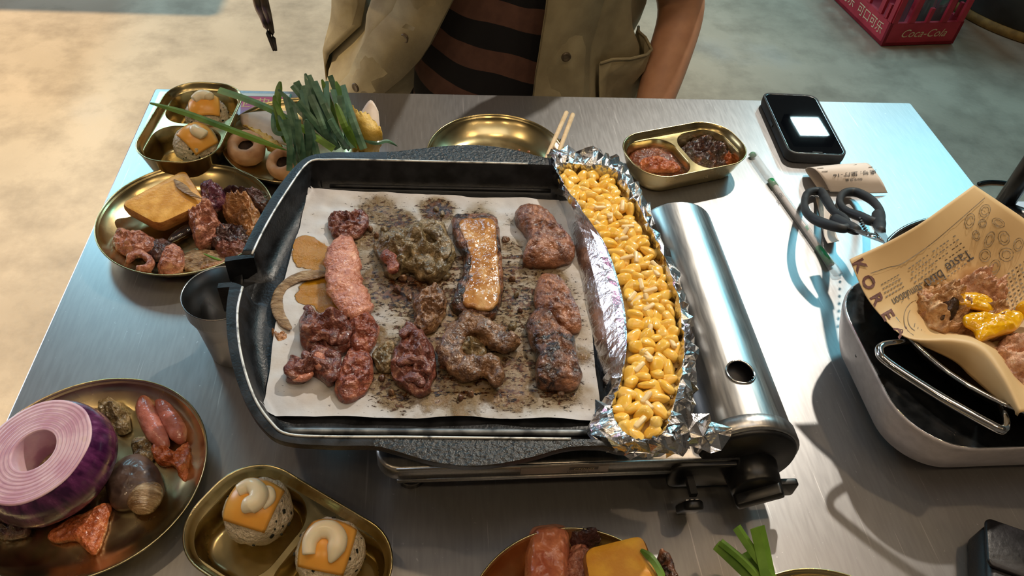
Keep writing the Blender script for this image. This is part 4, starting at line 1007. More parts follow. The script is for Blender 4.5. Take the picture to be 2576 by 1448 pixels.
bund = [(705, 205, 690, 250, 700, 330), (775, 190, 800, 240, 830, 330), (745, 205, 770, 260, 812, 330), (768, 185, 785, 250, 815, 340), (830, 190, 850, 240, 880, 330), (820, 205, 822, 280, 835, 370),
        (845, 205, 870, 270, 905, 372), (860, 215, 880, 290, 915, 375), (790, 205, 820, 280, 870, 372), (800, 215, 812, 290, 850, 372), (838, 225, 850, 300, 890, 372), (760, 225, 775, 300, 800, 400),
        (690, 250, 720, 290, 735, 400), (720, 245, 740, 300, 755, 410), (765, 215, 770, 300, 778, 395), (700, 290, 728, 340, 745, 425), (735, 270, 760, 330, 765, 420), (855, 240, 868, 310, 880, 374),
        (810, 200, 835, 270, 858, 360), (780, 240, 810, 310, 850, 374), (750, 255, 800, 320, 850, 374), (700, 225, 760, 290, 850, 372), (735, 215, 780, 275, 860, 355), (815, 260, 840, 320, 872, 374),
        (845, 260, 865, 325, 898, 374), (795, 270, 815, 330, 838, 374), (720, 300, 735, 350, 728, 430), (770, 300, 785, 340, 775, 400), (750, 300, 752, 360, 748, 405), (830, 300, 850, 340, 880, 374), (690, 240, 700, 300, 718, 360)]
for i, (x0, y0, x1, y1, x2, y2) in enumerate(bund):
    zt = .082 + .010 * rng.random(); zb = .030 + .012 * rng.random(); zm = (zt + zb) / 2 + .003 + .004 * rng.random(); x1, y1 = .6 * (x0 + x2) / 2 + .4 * x1, .6 * (y0 + y2) / 2 + .4 * y1
    ribbon('chive', [(x0, y0, zt), (x1, y1, zm), (x2, y2, zb)], .0065 + .0028 * rng.random(), m_chive if i % 6 else m_chive2, LC, GC, tip=(i % 3 == 0), twist=rng.normal() * .3)
ribbon('chive', [(378, 259, .052), (470, 285, .056), (570, 322, .058), (660, 356, .056), (722, 378, .050)], .0075, m_chive2, 'longest chive blade stretched over the gold tray', GC)
ribbon('chive', [(550, 226, .056), (610, 246, .062), (680, 275, .066), (760, 322, .062), (840, 375, .05)], .0085, m_chive2, 'chive stalk lying from the tray rim across the bundle', GC, tip=False)
ribbon('chive', [(912, 352, .042), (945, 360, .044), (975, 355, .040), (1000, 368, .030)], .0045, m_chive, 'single curled chive tip sticking out over the table', GC)
ribbon('chive', [(695, 250, .07), (688, 300, .062), (692, 330, .055), (712, 335, .052), (745, 318, .056)], .006, m_chive, 'looped chive blade bent back over the bundle', GC)

# ------------------------------------------------------------------ far plate and chopsticks
fp = plate('gold_plate', 'empty used gold plate with a pair of chopsticks resting on it', (.082, .776), .0883)
m_stain = pm('sauce_smear', S(120, 70, 44), S(150, 96, 60), 200, 4, .4)
for i in range(14):
    a, r = rng.random() * 2 * PI, .062 * math.sqrt(rng.random()); s = .0012 + .0022 * rng.random()
    mk('sauce_fleck', *xf(lathe([(s, .0025), (s * .6, .0034), (.0002, .0036)], 9), Matrix.Translation((r * math.cos(a), r * math.sin(a) , .0002))), m_stain, fp, True, True)
wood = pm('pale_wood', S(206, 176, 134), S(222, 196, 158), 120, 5, .5, .6, 0, .15, 300, .0004, stretch=(1, 1, .1))
a0, b0 = at(1425, 283, .030), at(1376, 394, .0275); d = (b0 - a0).normalized()
o = mk('chopstick', *tube([a0, a0 + d * .1, a0 + d * .2], [.0031, .0028, .0021], 12), wood); tag(o, 'pale wooden chopstick on the empty plate, closer to the plate middle', 'chopstick', 'pair of chopsticks')
a0, b0 = at(1441, 288, .029), at(1404, 386, .0275); d = (b0 - a0).normalized()
o = mk('chopstick', *tube([a0, a0 + d * .1, a0 + d * .2], [.0031, .0028, .0021], 12), wood); tag(o, 'pale wooden chopstick on the empty plate, closer to the sauce tray', 'chopstick', 'pair of chopsticks')

# ------------------------------------------------------------------ onion plate
plate('gold_plate', 'round gold plate with half an onion and meat scraps', (-.283, .341), .0933)
oc = at(150, 1165, .03)
on = thing('onion_half', 'large purple onion half with its hollow cut face up', 'onion', (oc.x, oc.y, TZ + .0085), 0, None, (math.radians(4), math.radians(-11), 0))
m_oskin = pm('onion_skin', S(52, 16, 50), S(96, 40, 84), 30, 5, .2, .3, 0, .12, 80, .0008, stretch=(5, 5, .5), coat=.3, c3=S(140, 90, 130))
m_oface = pm('onion_flesh', S(196, 152, 168), S(218, 186, 194), 50, 5, .3, .42, 0, .25, 160, .0008, sss=.25, c3=S(206, 176, 150))
RO_ = .0525
def onion_rings():
    N, L, b = nodes(m_oface); tc = [n for n in N if n.type == 'TEX_COORD'][0]; cr_ = [n for n in N if n.type == 'VALTORGB'][0]
    vm = N.new('ShaderNodeVectorMath'); vm.operation = 'MULTIPLY'; vm.inputs[1].default_value = (1, 1, 0); L.new(tc.outputs['Object'], vm.inputs[0])
    ln = N.new('ShaderNodeVectorMath'); ln.operation = 'LENGTH'; L.new(vm.outputs[0], ln.inputs[0])
    ns = [n for n in N if n.type == 'TEX_NOISE'][0]
    ad = N.new('ShaderNodeMath'); ad.operation = 'MULTIPLY_ADD'; L.new(ns.outputs['Fac'], ad.inputs[0]); ad.inputs[1].default_value = .0022; L.new(ln.outputs['Value'], ad.inputs[2])
    ml = N.new('ShaderNodeMath'); ml.operation = 'MULTIPLY'; L.new(ad.outputs[0], ml.inputs[0]); ml.inputs[1].default_value = 2 * PI / .0033
    sn = N.new('ShaderNodeMath'); sn.operation = 'SINE'; L.new(ml.outputs[0], sn.inputs[0])
    r_ = N.new('ShaderNodeMapRange'); L.new(sn.outputs[0], r_.inputs[0]); r_.inputs[1].default_value = .55; r_.inputs[2].default_value = 1; r_.inputs[4].default_value = .55
    mx = N.new('ShaderNodeMix'); mx.data_type = 'RGBA'; L.new(r_.outputs[0], mx.inputs[0]); L.new(cr_.outputs[0], mx.inputs[6]); mx.inputs[7].default_value = S(160, 104, 132); L.new(mx.outputs[2], b.inputs['Base Color'])
onion_rings()
v, f = lathe([(RO_ * .5, 0), (RO_ * .8, .006), (RO_ * .97, .018), (RO_, .026), (RO_ * .975, .034), (RO_ * .93, .042), (RO_ * .86, .048)], 72, True, False)
v = [(x * (1 + .02 * nz((x, y, z), 25, 2)), y * (1 + .02 * nz((x, y, z), 25, 3)), z) for x, y, z in v]
mk('skin', v, f, m_oskin, on, True, True)
prof = [(RO_ * .86, .048)]
lay = [.86, .79, .72, .65, .58, .52, .46, .40, .34]
for a_, b_ in zip(lay[:-1], lay[1:]):
    prof += [(RO_ * (a_ - .004), .04897), (RO_ * (a_ + b_) / 2, .0490), (RO_ * (b_ + .004), .04897), (RO_ * b_, .0489)]
prof += [(RO_ * .335, .047), (RO_ * .325, .036), (RO_ * .31, .018)]
v, f = lathe(prof, 72, False, False)
mk('cut_face', [(x * (1 + .025 * nz((x, y, 0), 40, 5)), y * (1 + .025 * nz((x, y, 0), 40, 6)), z) for x, y, z in v], f, m_oface, on, True, True)
mk('hollow_floor', *lathe([(RO_ * .32, .018), (RO_ * .1, .014), (.001, .014)], 32, False, True), m_onion_cook, on, True, True)
GB = 'meat scraps on the onion plate'
strip('meat_roll', [(364, 1002), (370, 1040), (390, 1085), (422, 1132)], [.015, .017, .017, .014], .0035, .015, m_roll, 'smooth pink meat roll nearer the onion', 'meat', GB, amp=.08, fold=.05)
strip('meat_roll', [(402, 1000), (425, 1045), (447, 1085), (460, 1118)], [.015, .017, .017, .012], .0035, .015, m_roll, 'smooth pink meat roll nearer the plate rim', 'meat', GB, amp=.08, fold=.05)
m_orange = meat('orange_meat', S(140, 66, 34), S(184, 100, 56), S(206, 134, 86))
blob('meat_scrap', [(382, 1128), (405, 1118), (440, 1138), (475, 1112), (478, 1150), (470, 1200), (455, 1205), (440, 1170), (400, 1165)], .0035, .012, m_orange, 'jagged orange meat scrap below the pink rolls', 'meat', GB, amp=.8)
m_cap = pm('brown_mushroom', S(58, 42, 36), S(88, 66, 54), 60, 5, .35, .5, 0, .2, 160, .0008, coat=.2)
blob('mushroom_slice', [(268, 1210), (300, 1160), (350, 1142), (390, 1170), (408, 1215), (400, 1245), (340, 1270), (290, 1275), (272, 1245)], .0035, .017, m_cap, 'dark brown cooked mushroom cap resting against the onion', 'mushroom', GB, amp=.08, p=4, fold=.04)
blob('garlic_clove', [(325, 1245), (355, 1215), (398, 1215), (405, 1245), (380, 1280), (345, 1286), (322, 1270)], .010, .014, m_onion_cook, 'pale cooked garlic clove on the brown mushroom', 'garlic', GB, amp=.08, fold=.05)
blob('meat_slice', [(122, 1345), (160, 1312), (210, 1290), (275, 1265), (268, 1318), (240, 1390), (205, 1372), (188, 1358), (140, 1362)], .0035, .009, m_orange, 'flat orange red meat slice below the onion', 'meat', GB, amp=.3, p=5, fold=.3)
blob('meat_scrap', [(252, 1015), (275, 995), (310, 1025), (325, 1070), (300, 1085), (262, 1050)], .0035, .016, m_olive, 'wet brown scrap behind the onion', 'meat', GB, amp=.7)
blob('meat_scrap', [(335, 1110), (370, 1100), (390, 1130), (375, 1160), (340, 1150)], .0035, .010, m_olive, 'small olive scrap between onion and pink rolls', 'meat', GB, amp=.7)
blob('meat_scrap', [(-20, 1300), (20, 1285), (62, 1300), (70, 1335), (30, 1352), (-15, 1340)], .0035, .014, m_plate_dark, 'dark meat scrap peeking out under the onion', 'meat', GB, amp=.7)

# ------------------------------------------------------------------ front plates
plate('gold_plate', 'gold plate of ham and toast at the near table edge', (.105, .187), .0865, None, .027)
m_ham = meat('ham', S(168, 88, 62), S(204, 128, 92), S(222, 164, 128), scale=40, rough=.3, rough2=.42, bump=.3)
blob('ham_slice', [(1332, 1350), (1375, 1328), (1420, 1330), (1430, 1380), (1425, 1450), (1400, 1520), (1330, 1500)], .006, .026, m_ham, 'pink ham slice standing at the rim beside the toast', 'ham', amp=.15, p=6, fold=.15)
blob('ham_slice', [(1425, 1400), (1460, 1370), (1490, 1400), (1500, 1470), (1470, 1520), (1410, 1500)], .006, .022, m_plate_meat, 'reddish ham slice tucked under the toast', 'ham', amp=.2, p=6)
blob('ham_slice', [(1420, 1345), (1480, 1335), (1520, 1345), (1510, 1370), (1450, 1375)], .010, .018, m_plate_dark, 'dark ham scrap behind the toast', 'ham', amp=.4)
toast('egg_toast', 'bright yellow egg toast on the near plate', [(1465, 1378), (1618, 1340), (1665, 1465), (1490, 1520)], [.040, .042, .042, .040], .02, m_toast2)
ribbon('chive', [(1612, 1382, .046), (1640, 1405, .047), (1662, 1440, .046), (1670, 1470, .044)], .006, m_chive2, 'single chive blade lying on the yellow toast')
strip('grilled_stick', [(1660, 1385), (1672, 1412), (1682, 1448), (1690, 1480)], [.008, .012, .012, .010], .026, .012, m_char, 'short blackened stick of meat beside the toast', 'meat', amp=.5)
plate('gold_plate', 'gold plate with only scallion stalks across its rim', (.293, .1375), .0943)
GS = 'scallion stalks over the near plate'
for p, w_, lb in (([(1802, 1370, .046), (1850, 1415, .040), (1905, 1470, .034), (1960, 1540, .03)], .0085, 'pale green scallion stalk lying lowest over the plate rim'), ([(1812, 1362, .049), (1870, 1410, .044), (1930, 1475, .036)], .006, 'thin scallion stalk beside the pale one'),
                 ([(1853, 1325, .058), (1890, 1380, .050), (1940, 1448, .040), (1980, 1510, .032)], .0075, 'long scallion stalk crossing the others'), ([(1905, 1325, .060), (1918, 1380, .050), (1932, 1448, .040), (1945, 1510, .030)], .013, 'broad flat scallion leaf at the back'),
                 ([(1880, 1385, .042), (1905, 1425, .038), (1935, 1470, .034)], .012, 'dull green scallion leaf under the others')):
    ribbon('scallion', p, w_, m_chive2, lb, GS, tip=False, cat='scallion')

# ------------------------------------------------------------------ phone
ph_z = .0165
C = [np.array(at(x, y, ph_z)) for x, y in ((1921, 237), (2046, 233), (2136, 388), (1984, 391))]
cen = sum(C) / 4; ax = ((C[1] - C[0]) + (C[2] - C[3])) / 2; ay = ((C[0] - C[3]) + (C[1] - C[2])) / 2
pw, pl = np.linalg.norm(ax[:2]), np.linalg.norm(ay[:2]); pang = math.atan2(ay[1], ay[0]) - PI / 2
ph = thing('smartphone', 'black smartphone in a thick case lying face up near the receipt', 'phone', (cen[0], cen[1], TZ), pang)
def rr3(w, h, r, z): return [(x, y, z) for x, y in rrect(w, h, r, 8)]
mk('case', *loft([rr3(pw - .008, pl - .008, .010, 0), rr3(pw - .002, pl - .002, .013, .002), rr3(pw, pl, .014, .006), rr3(pw, pl, .014, .0145), rr3(pw - .001, pl - .001, .0135, ph_z), rr3(pw - .004, pl - .004, .012, ph_z + .0002), rr3(pw - .006, pl - .006, .011, ph_z - .0012)], True, False), matte_black, ph, True, True)
mk('screen', *loft([rr3(pw - .006, pl - .006, .011, ph_z - .0014), rr3(pw - .0066, pl - .0066, .0107, ph_z - .0006)], True, True), glass_black, ph, False, True)
mk('screen_edge', *tube([(x, y, ph_z - .0006) for x, y in rrect(pw - .0072, pl - .0072, .0105, 8)], .0005, 6, True), chrome, ph, True, True)
mk('earpiece', *xf(rbox(.014, .0016, .0007, 0, .0004, .0001, 3), Matrix.Translation((0, -pl / 2 + .0065, ph_z - .0006))), matte_black, ph, False, True)
mk('side_button', *xf(rbox(.0016, .014, .0006, .007, .011, .0003, 3), Matrix.Translation((-pw / 2 - .0002, .006, 0))), black_plastic, ph, False, True)

# ------------------------------------------------------------------ decals follow a sheet
class Decal:
    def __init__(s, o, lift=.0007):
        off = np.zeros(3); p = o
        while p is not None: off = off + np.array(p.location); p = p.parent
        s.v = np.array([tuple(q.co) for q in o.data.vertices]) + off
        c = (s.v - np.array([0, 0, TZ + CAMH])) @ np.array(RM)
        s.px = np.c_[W / 2 - FPX * c[:, 0] / c[:, 2], H / 2 + FPX * c[:, 1] / c[:, 2]]; s.lift = lift
    def __call__(s, px, py):
        d = ((s.px - (px, py)) ** 2).sum(1); k = np.argpartition(d, 4)[:5]
        w_ = 1 / (d[k] + 4); z = (s.v[k, 2] * w_).sum() / w_.sum() - TZ
        return at(px, py, z + s.lift)
def decal_text(dc, s, size, c, d, m, parent, shear=0, sq=1.0, name='print', bold=0.0):
    """c: pixel centre, d: pixel direction of the baseline, size in pixels"""
    d = np.array(d, float); d /= np.linalg.norm(d); u = np.array([d[1], -d[0]])
    return text_on(name, s, size, lambda x, y: dc(c[0] + d[0] * x + u[0] * y * sq, c[1] + d[1] * x + u[1] * y * sq), m, parent, shear, bold)
def decal_line(dc, pts, w_, m, parent, name='print_line', n=10):
    P = cr([np.array([a, b_, 0.]) for a, b_ in pts], n); V, F = [], []
    for i, p in enumerate(P):
        t = P[min(i + 1, len(P) - 1)] - P[max(i - 1, 0)]; t /= np.linalg.norm(t) + 1e-9
        V += [dc(p[0] - t[1] * w_, p[1] + t[0] * w_), dc(p[0] + t[1] * w_, p[1] - t[0] * w_)]
    for i in range(len(P) - 1): F.append((2 * i, 2 * i + 1, 2 * i + 3, 2 * i + 2))
    return V, F

# ------------------------------------------------------------------ receipt
paper_m = pm('receipt_paper', S(226, 214, 204), S(234, 224, 214), 10, 3, .6)
rc = thing('receipt', 'curled white till receipt between the phone and the scissors', 'receipt', T(.545, .745, 0))
rs = sheet('receipt_sheet', [[(2088, 482, .003), (2160, 486, .003), (2233, 485, .0025)], [(2072, 452, .018), (2146, 450, .019), (2217, 452, .018)], [(2052, 427, .025), (2122, 419, .027), (2188, 414, .025)],
                            [(2034, 421, .018), (2100, 414, .018), (2170, 410, .017)], [(2026, 428, .006), (2094, 424, .006), (2160, 420, .005)], [(2042, 452, .0008), (2110, 450, .0008), (2178, 446, .0008)], [(2060, 478, .0008), (2128, 478, .0008), (2198, 476, .0008)]], paper_m, rc, .0003, 6)
sheet('receipt_tail', [[(2045, 470, .001), (2075, 470, .001)], [(2062, 540, .001), (2092, 540, .001)], [(2072, 590, .003), (2104, 590, .003)], [(2082, 612, .010), (2112, 606, .010)]], paper_m, rc, .0003, 6)
class DecalTop(Decal): pass
dcr = Decal(rs); keep = dcr.v[:, 2] > TZ + .0022
half = len(dcr.v); nv_ = None
front = np.array([i for i in range(half) if True])
# only the outer half of the curl (front edge up to the ridge) carries print
rows_n = 6 * 6 + 1
idx = np.array([i for i in range(half) if (i % rows_n) <= 15]); dcr.v = dcr.v[idx]; dcr.px = dcr.px[idx]
decal_text(dcr, '桌号: 里厅-16', 19, (2151, 436), (-1, .10), dark_print, rc, 0, .66)
decal_text(dcr, '制作总单', 11, (2148, 450.5), (-1, .06), dark_print, rc, 0, .7)
for x, y, w_ in ((2155, 414, 30), (2190, 420, 10), (2065, 423, 18), (2075, 431, 16)):
    mk('print_line', *decal_line(dcr, [(x - w_ / 2, y + .5), (x + w_ / 2, y - 1)], .8, faint_print, rc, n=4), faint_print, rc, False)

# ------------------------------------------------------------------ scissors
sc = thing('kitchen_scissors', 'kitchen scissors with black handles leaning on the fryer beside the receipt', 'scissors', T(.50, .66, 0))
sz = lambda y: .0075 + max(0, (y - 478)) / 130 * .081
def spath(pts): return [at(x, y, sz(y)) for x, y in pts]
l1 = cr(spath([(2024, 505), (2034, 484), (2064, 482), (2080, 505), (2096, 530), (2126, 550), (2128, 574), (2090, 567), (2050, 552), (2028, 532)]), 5, True)
l2 = cr(spath([(2112, 508), (2122, 486), (2152, 483), (2192, 503), (2214, 530), (2216, 556), (2192, 556), (2160, 543), (2128, 530)]), 5, True)
mk('handle', *tube(l1, [.0044 + .0016 * math.sin(i / len(l1) * 2 * PI) ** 2 for i in range(len(l1))], 10, True), matte_black, sc)
mk('handle', *tube(l2, [.0044 + .0016 * math.sin(i / len(l2) * 2 * PI) ** 2 for i in range(len(l2))], 10, True), matte_black, sc)
mk('handle_shank', *tube(cr(spath([(2100, 552), (2128, 566), (2158, 580)]), 4), [.007] * 4 + [.0066] * 3 + [.006, .005], 10), matte_black, sc)
mk('handle_shank', *tube(cr(spath([(2208, 540), (2212, 560), (2214, 584)]), 4), [.007] * 6 + [.006] * 3, 10), matte_black, sc)
def blade(a, b_, w0, w1, dz):
    A_, B_ = np.array(a), np.array(b_); t = (B_ - A_) / np.linalg.norm(B_ - A_); s = np.cross(t, [0, 0, 1.]); s /= np.linalg.norm(s); up = np.cross(s, t)
    rr = []
    for u, w_ in ((0, w0), (.5, w0 * .95), (.85, w1 * 1.4), (1, w1)):
        p = A_ + (B_ - A_) * u + up * dz
        rr.append([p - s * w_ / 2, p - s * w_ * .5 + up * .0012, p + s * w_ * .5 + up * .0016, p + s * w_ / 2])
    return loft(rr)
BL1 = (at(2138, 572, .066), (.449, .506, TZ + .119)); BL2 = (at(2206, 566, .066), (.446, .512, TZ + .119))     # both cross the dish rim at about .105
mk('blade', *blade(*BL1, .014, .004, 0), chrome, sc, False)
mk('blade', *blade(*BL2, .013, .004, -.0022), chrome, sc, False)
pv = Vector(BL1[0]).lerp(Vector(BL1[1]), .52) + Vector((0, 0, .0008))
mk('pivot_screw', *xf(lathe([(.0062, 0), (.0062, .0015), (.0048, .0026), (.0012, .003)], 20), Matrix.Translation(pv) @ Matrix.Rotation(-.35, 4, 'X')), chrome, sc)
for k in range(8):
    p = at(2162 + k * 3.4, 550 + k * 6.0, sz(550 + k * 6) + .001)
    mk('nut_cracker_tooth', *xf(box(-.0016, .0016, -.0010, .0010, -.0015, .0015), Matrix.Translation(p) @ Matrix.Rotation(.7, 4, 'Z')), matte_black, sc, False)

# ------------------------------------------------------------------ straw in its wrapper
wrap_m = bpy.data.materials.new('clear_wrapper'); wrap_m.use_nodes = True
N, L, b = nodes(wrap_m); b.inputs['Base Color'].default_value = (.95, .97, .98, 1); b.inputs['Roughness'].default_value = .08; b.inputs['Alpha'].default_value = .28
nn_ = N.new('ShaderNodeTexNoise'); nn_.inputs['Scale'].default_value = 260; bb = N.new('ShaderNodeBump'); bb.inputs['Distance'].default_value = .002; bb.inputs['Strength'].default_value = .8
L.new(nn_.outputs['Fac'], bb.inputs['Height']); L.new(bb.outputs[0], b.inputs['Normal'])
stw = thing('wrapped_straw', 'drinking straw in a clear wrapper with green print', 'straw', T(.453, .70, 0))
a_, b_ = at(1893, 388, .004), at(2108, 690, .004)
ln = [a_ + (b_ - a_) * (i / 24) for i in range(25)]
v, f = tube(ln, [.0065 + .0009 * nz((i, 0, 0), .9, 2) for i in range(25)], 12, False, .55)
mk('wrapper', v, f, wrap_m, stw)
mk('straw', *tube([a_ + (b_ - a_) * .28, a_ + (b_ - a_) * .93], .0032, 14), pm('straw_plastic', S(236, 224, 222), S(242, 232, 230), 30, 2, .3), stw)
gr_m = pm('green_print', S(22, 128, 72), S(40, 150, 92), 120, 3, .35)
for u0, u1 in ((-.005, .015), (.24, .30), (.80, .93)): mk('green_band', *tube([a_ + (b_ - a_) * u0, a_ + (b_ - a_) * u1], .0045, 12, False, .8), gr_m, stw)
dcw = lambda px, py: at(px, py, .0082)
decal_text(dcw, 'oc', 14, (1966, 490), (.58, .82), dark_print, stw)
decal_text(dcw, 'BR', 11, (2030, 573), (.58, .82), gr_m, stw)

# ------------------------------------------------------------------ fryer base and dish of chicken
bx0, bx1, by0, by1 = .398, .712, .305, .508
fb = thing('food_warmer', 'silver grey warmer base with rounded corners and black glass top', 'warmer', T((bx0 + bx1) / 2, (by0 + by1) / 2, 0))
def br(i, z): return [(x, y, z) for x, y in rrect(bx1 - bx0 - 2 * i, by1 - by0 - 2 * i, .058 - i * .6, 12)]
mk('body', *loft([br(.040, .012), br(.022, .014), br(.014, .022), br(.006, .045), br(.001, .066), br(0, .0725), br(.0006, .0748), br(.0016, .0752)], True, False), silver_plastic, fb, True, True)
mk('trim_ring', *tube([(x, y, .0747) for x, y, _ in br(.0018, 0)], .0008, 6, True), chrome, fb, True, True)
mk('glass_top', *loft([br(.0016, .0752), br(.005, .0751), br(.008, .0751)], False, True), pm('warmer_glass', S(8, 9, 10), S(14, 15, 16), 90, 6, .12, .22, 0, .1, 200, .0006), fb, True, True)
for sx in (-1, 1):
    for sy in (-1, 1): mk('foot', *xf(lathe([(.012, 0), (.012, .014)], 16), Matrix.Translation((sx * .09, sy * .044, 0))), black_plastic, fb, True, True)
dpx = at(2198, 893, .058); mk('vent_hole', *xf(lathe([(.0018, -.001), (.0018, .0006)], 12), Matrix.Translation((.4015, dpx.y, TZ + .058)) @ Matrix.Rotation(-PI / 2, 4, 'Y')), black_plastic, fb)
dish_c = (.553, .438); dz = .0752
pan_m = pm('dish_steel', S(120, 108, 92), S(150, 136, 116), 40, 4, .22, .32, 1)
ds = thing('metal_dish', 'round metal serving dish with wire handles holding fried chicken', 'dish', T(dish_c[0], dish_c[1], dz))
mk('bowl', *lathe([(.095, 0), (.105, .001), (.122, .014), (.1300, .0265), (.1312, .0275), (.1302, .0282), (.128, .027), (.119, .014), (.103, .003), (.095, .002), (.04, .0018)], 96), pan_m, ds, True, True)
mk('rim', *tube([(.1306 * math.cos(2 * PI * k / 96), .1306 * math.sin(2 * PI * k / 96), .0275) for k in range(96)], .0021, 8, True), chrome, ds, True, True)
hpts = [at(2300, 858, .092), at(2262, 862, .098), at(2222, 868, .103), at(2213, 885, .104), at(2235, 912, .104), at(2370, 1000, .104), at(2500, 1072, .104), at(2524, 1078, .103), at(2530, 1060, .100), at(2514, 1012, .092)]
mk('wire_handle', *tube(cr(hpts, 5), .0038, 12), chrome, ds)
o2 = np.array(T(dish_c[0], dish_c[1], 0))
mk('wire_handle', *tube(cr([Vector((2 * o2[0] - p.x, 2 * o2[1] - p.y, p.z)) for p in hpts], 5), .0038, 12), chrome, ds)
for p in (hpts[0], hpts[-1]): mk('rivet', *xf(lathe([(.004, -.003), (.004, .003)], 12), Matrix.Translation(p) @ Matrix.Rotation(PI / 2, 4, 'X')), chrome, ds)

fpaper_m = pm('kraft_print_paper', S(198, 166, 118), S(208, 178, 130), 12, 4, .5, .6, 0, .05, 60, .0006)
N, L, b = nodes(fpaper_m); b.inputs['Subsurface Weight'].default_value = 0
fpp = thing('food_paper', 'tan printed greaseproof paper lining the chicken dish', 'paper', T(.50, .44, dz + .004))
grid = [[(2140, 653, .123), (2145, 648, .125), (2225, 612, .135), (2310, 565, .143), (2385, 512, .149), (2450, 465, .155)],
        [(2178, 742, .110), (2185, 735, .112), (2265, 700, .112), (2345, 650, .118), (2425, 595, .128), (2515, 508, .150)],
        [(2228, 806, .104), (2235, 800, .105), (2315, 775, .098), (2400, 730, .098), (2480, 680, .104), (2590, 560, .142)],
        [(2289, 853, .104), (2292, 848, .107), (2370, 830, .094), (2460, 800, .088), (2540, 760, .092), (2670, 630, .132)],
        [(2395, 905, .094), (2402, 854, .114), (2455, 845, .096), (2520, 860, .087), (2610, 830, .092), (2740, 710, .125)],
        [(2440, 945, .092), (2472, 876, .118), (2512, 885, .100), (2580, 920, .089), (2680, 890, .096), (2800, 800, .125)],
        [(2495, 992, .094), (2525, 945, .118), (2565, 950, .102), (2640, 970, .096), (2740, 950, .102), (2860, 880, .125)],
        [(2560, 1046, .104), (2570, 1036, .112), (2620, 1030, .108), (2700, 1020, .108), (2800, 1000, .112), (2900, 960, .125)]]
fs = sheet('paper_sheet', grid, fpaper_m, fpp, .0004, 7)
CHK = [[(2312, 740), (2345, 718), (2385, 715), (2420, 735), (2440, 780), (2430, 815), (2380, 822), (2345, 812), (2322, 780)], [(2405, 720), (2430, 695), (2480, 690), (2520, 710), (2535, 740), (2500, 765), (2450, 760)],
       [(2400, 790), (2440, 770), (2520, 770), (2560, 800), (2540, 835), (2480, 842), (2420, 830)], [(2510, 870), (2550, 840), (2610, 840), (2640, 900), (2620, 970), (2570, 980), (2530, 930)]]
def in_poly(p, pl):
    c_ = False; j = len(pl) - 1
    for i in range(len(pl)):
        if (pl[i][1] > p[1]) != (pl[j][1] > p[1]) and p[0] < (pl[j][0] - pl[i][0]) * (p[1] - pl[i][1]) / (pl[j][1] - pl[i][1]) + pl[i][0]: c_ = not c_
        j = i
    return c_
CHW = [[(at(x, y, .100).x, at(x, y, .100).y) for x, y in pl] for pl in CHK]
for vt in fs.data.vertices:
    w_ = vt.co + fpp.location; z = w_.z - TZ; r_ = math.hypot(w_.x - dish_c[0], w_.y - dish_c[1])
    if any(in_poly((w_.x, w_.y), pl) for pl in CHW): z = min(z, .0862)
    if r_ < .136: z = max(z, dz + float(np.interp(r_, [0, .095, .103, .119, .128, .1306, .136], [.002, .002, .003, .014, .027, .0300, .0300])) + .0010)
    vt.co.z = z + TZ - fpp.location.z
fs.data.update()
dcp = Decal(fs, .0009)
decal_text(dcp, 'Taste', 33, (2412, 655), (-.84, .54), dark_print, fpp, 0, 1.2, 'print', 0)
decal_text(dcp, 'bud', 36, (2352, 701), (-.84, .54), dark_print, fpp, 0, 1.2, 'print', 0)
decal_text(dcp, 'stimulation', 19, (2283, 740), (-.87, .48), dark_print, fpp, 0, 1.7)
for ch_, p in zip('KOREA', ((2161, 667), (2184, 710), (2205, 752), (2232, 792), (2266, 832))): decal_text(dcp, ch_, 44, p, (.50, .866), brown_print, fpp, 0, .95, 'print', .035)
def jl(parts, name, m):
    if parts: mk(name, *join(*parts), m, fpp, False)
jl([decal_line(dcp, [(2190, 687), (2235, 672), (2270, 662), (2340, 615), (2400, 565), (2478, 497)], .9, faint_print, fpp)], 'print_line', faint_print)
L_ = []
for r_ in range(7):
    for k in range(15):
        u = k / 15; x = 2408 - 130 * u + r_ * 7.5 - 4; y = 592 + 92 * u + r_ * 9.5
        wd = random.uniform(3, 6.5)
        if x > 2180 and random.random() > .12: L_.append(decal_line(dcp, [(x, y), (x - wd, y + wd * .68)], 1.5, None, None, n=1))
for r_ in range(4):
    for k in range(6):
        x = 2262 - k * 8 + r_ * 4; y = 690 + k * 4.6 + r_ * 10; L_.append(decal_line(dcp, [(x, y), (x - 5.5, y + 3.2)], 1.4, None, None, n=1))
jl(L_, 'print_line', faint_print)
L_ = []
for r_ in range(11):
    for k in range(9):
        x = 2505 + k * 10 + r_ * 3.0; y = 712 - k * 7.5 + r_ * 10
        if x < 2600: L_.append(decal_line(dcp, [(x, y), (x + 5, y - 3.6)], 1.9, None, None, n=1))
jl(L_, 'print_line', faint_print)
L_ = []
for cx, cy, rx, ry, rot in ((2440, 555, 12, 19, .3), (2478, 530, 13, 17, .5), (2472, 562, 10, 11, 0), (2512, 560, 17, 10, .5), (2456, 592, 9, 13, -.2), (2490, 602, 11, 21, .4), (2526, 598, 14, 18, -.3), (2478, 642, 14, 16, .3), (2532, 640, 18, 17, .2), (2502, 672, 13, 20, .4), (2562, 615, 12, 17, .3)):
    L_ = []
    for q in (1, .62):
        pts_ = [(cx + rx * q * math.cos(a) * math.cos(rot) - ry * q * math.sin(a) * math.sin(rot), cy + rx * q * math.cos(a) * math.sin(rot) + ry * q * math.sin(a) * math.cos(rot)) for a in np.linspace(.3 * (1 - q), 2 * PI - 1.2 * (1 - q), 9)]
        L_.append(decal_line(dcp, pts_, .7, None, None, n=3))
    jl(L_[:1], 'print_sketch', faint_print); jl(L_[1:], 'print_sketch', faint_print)
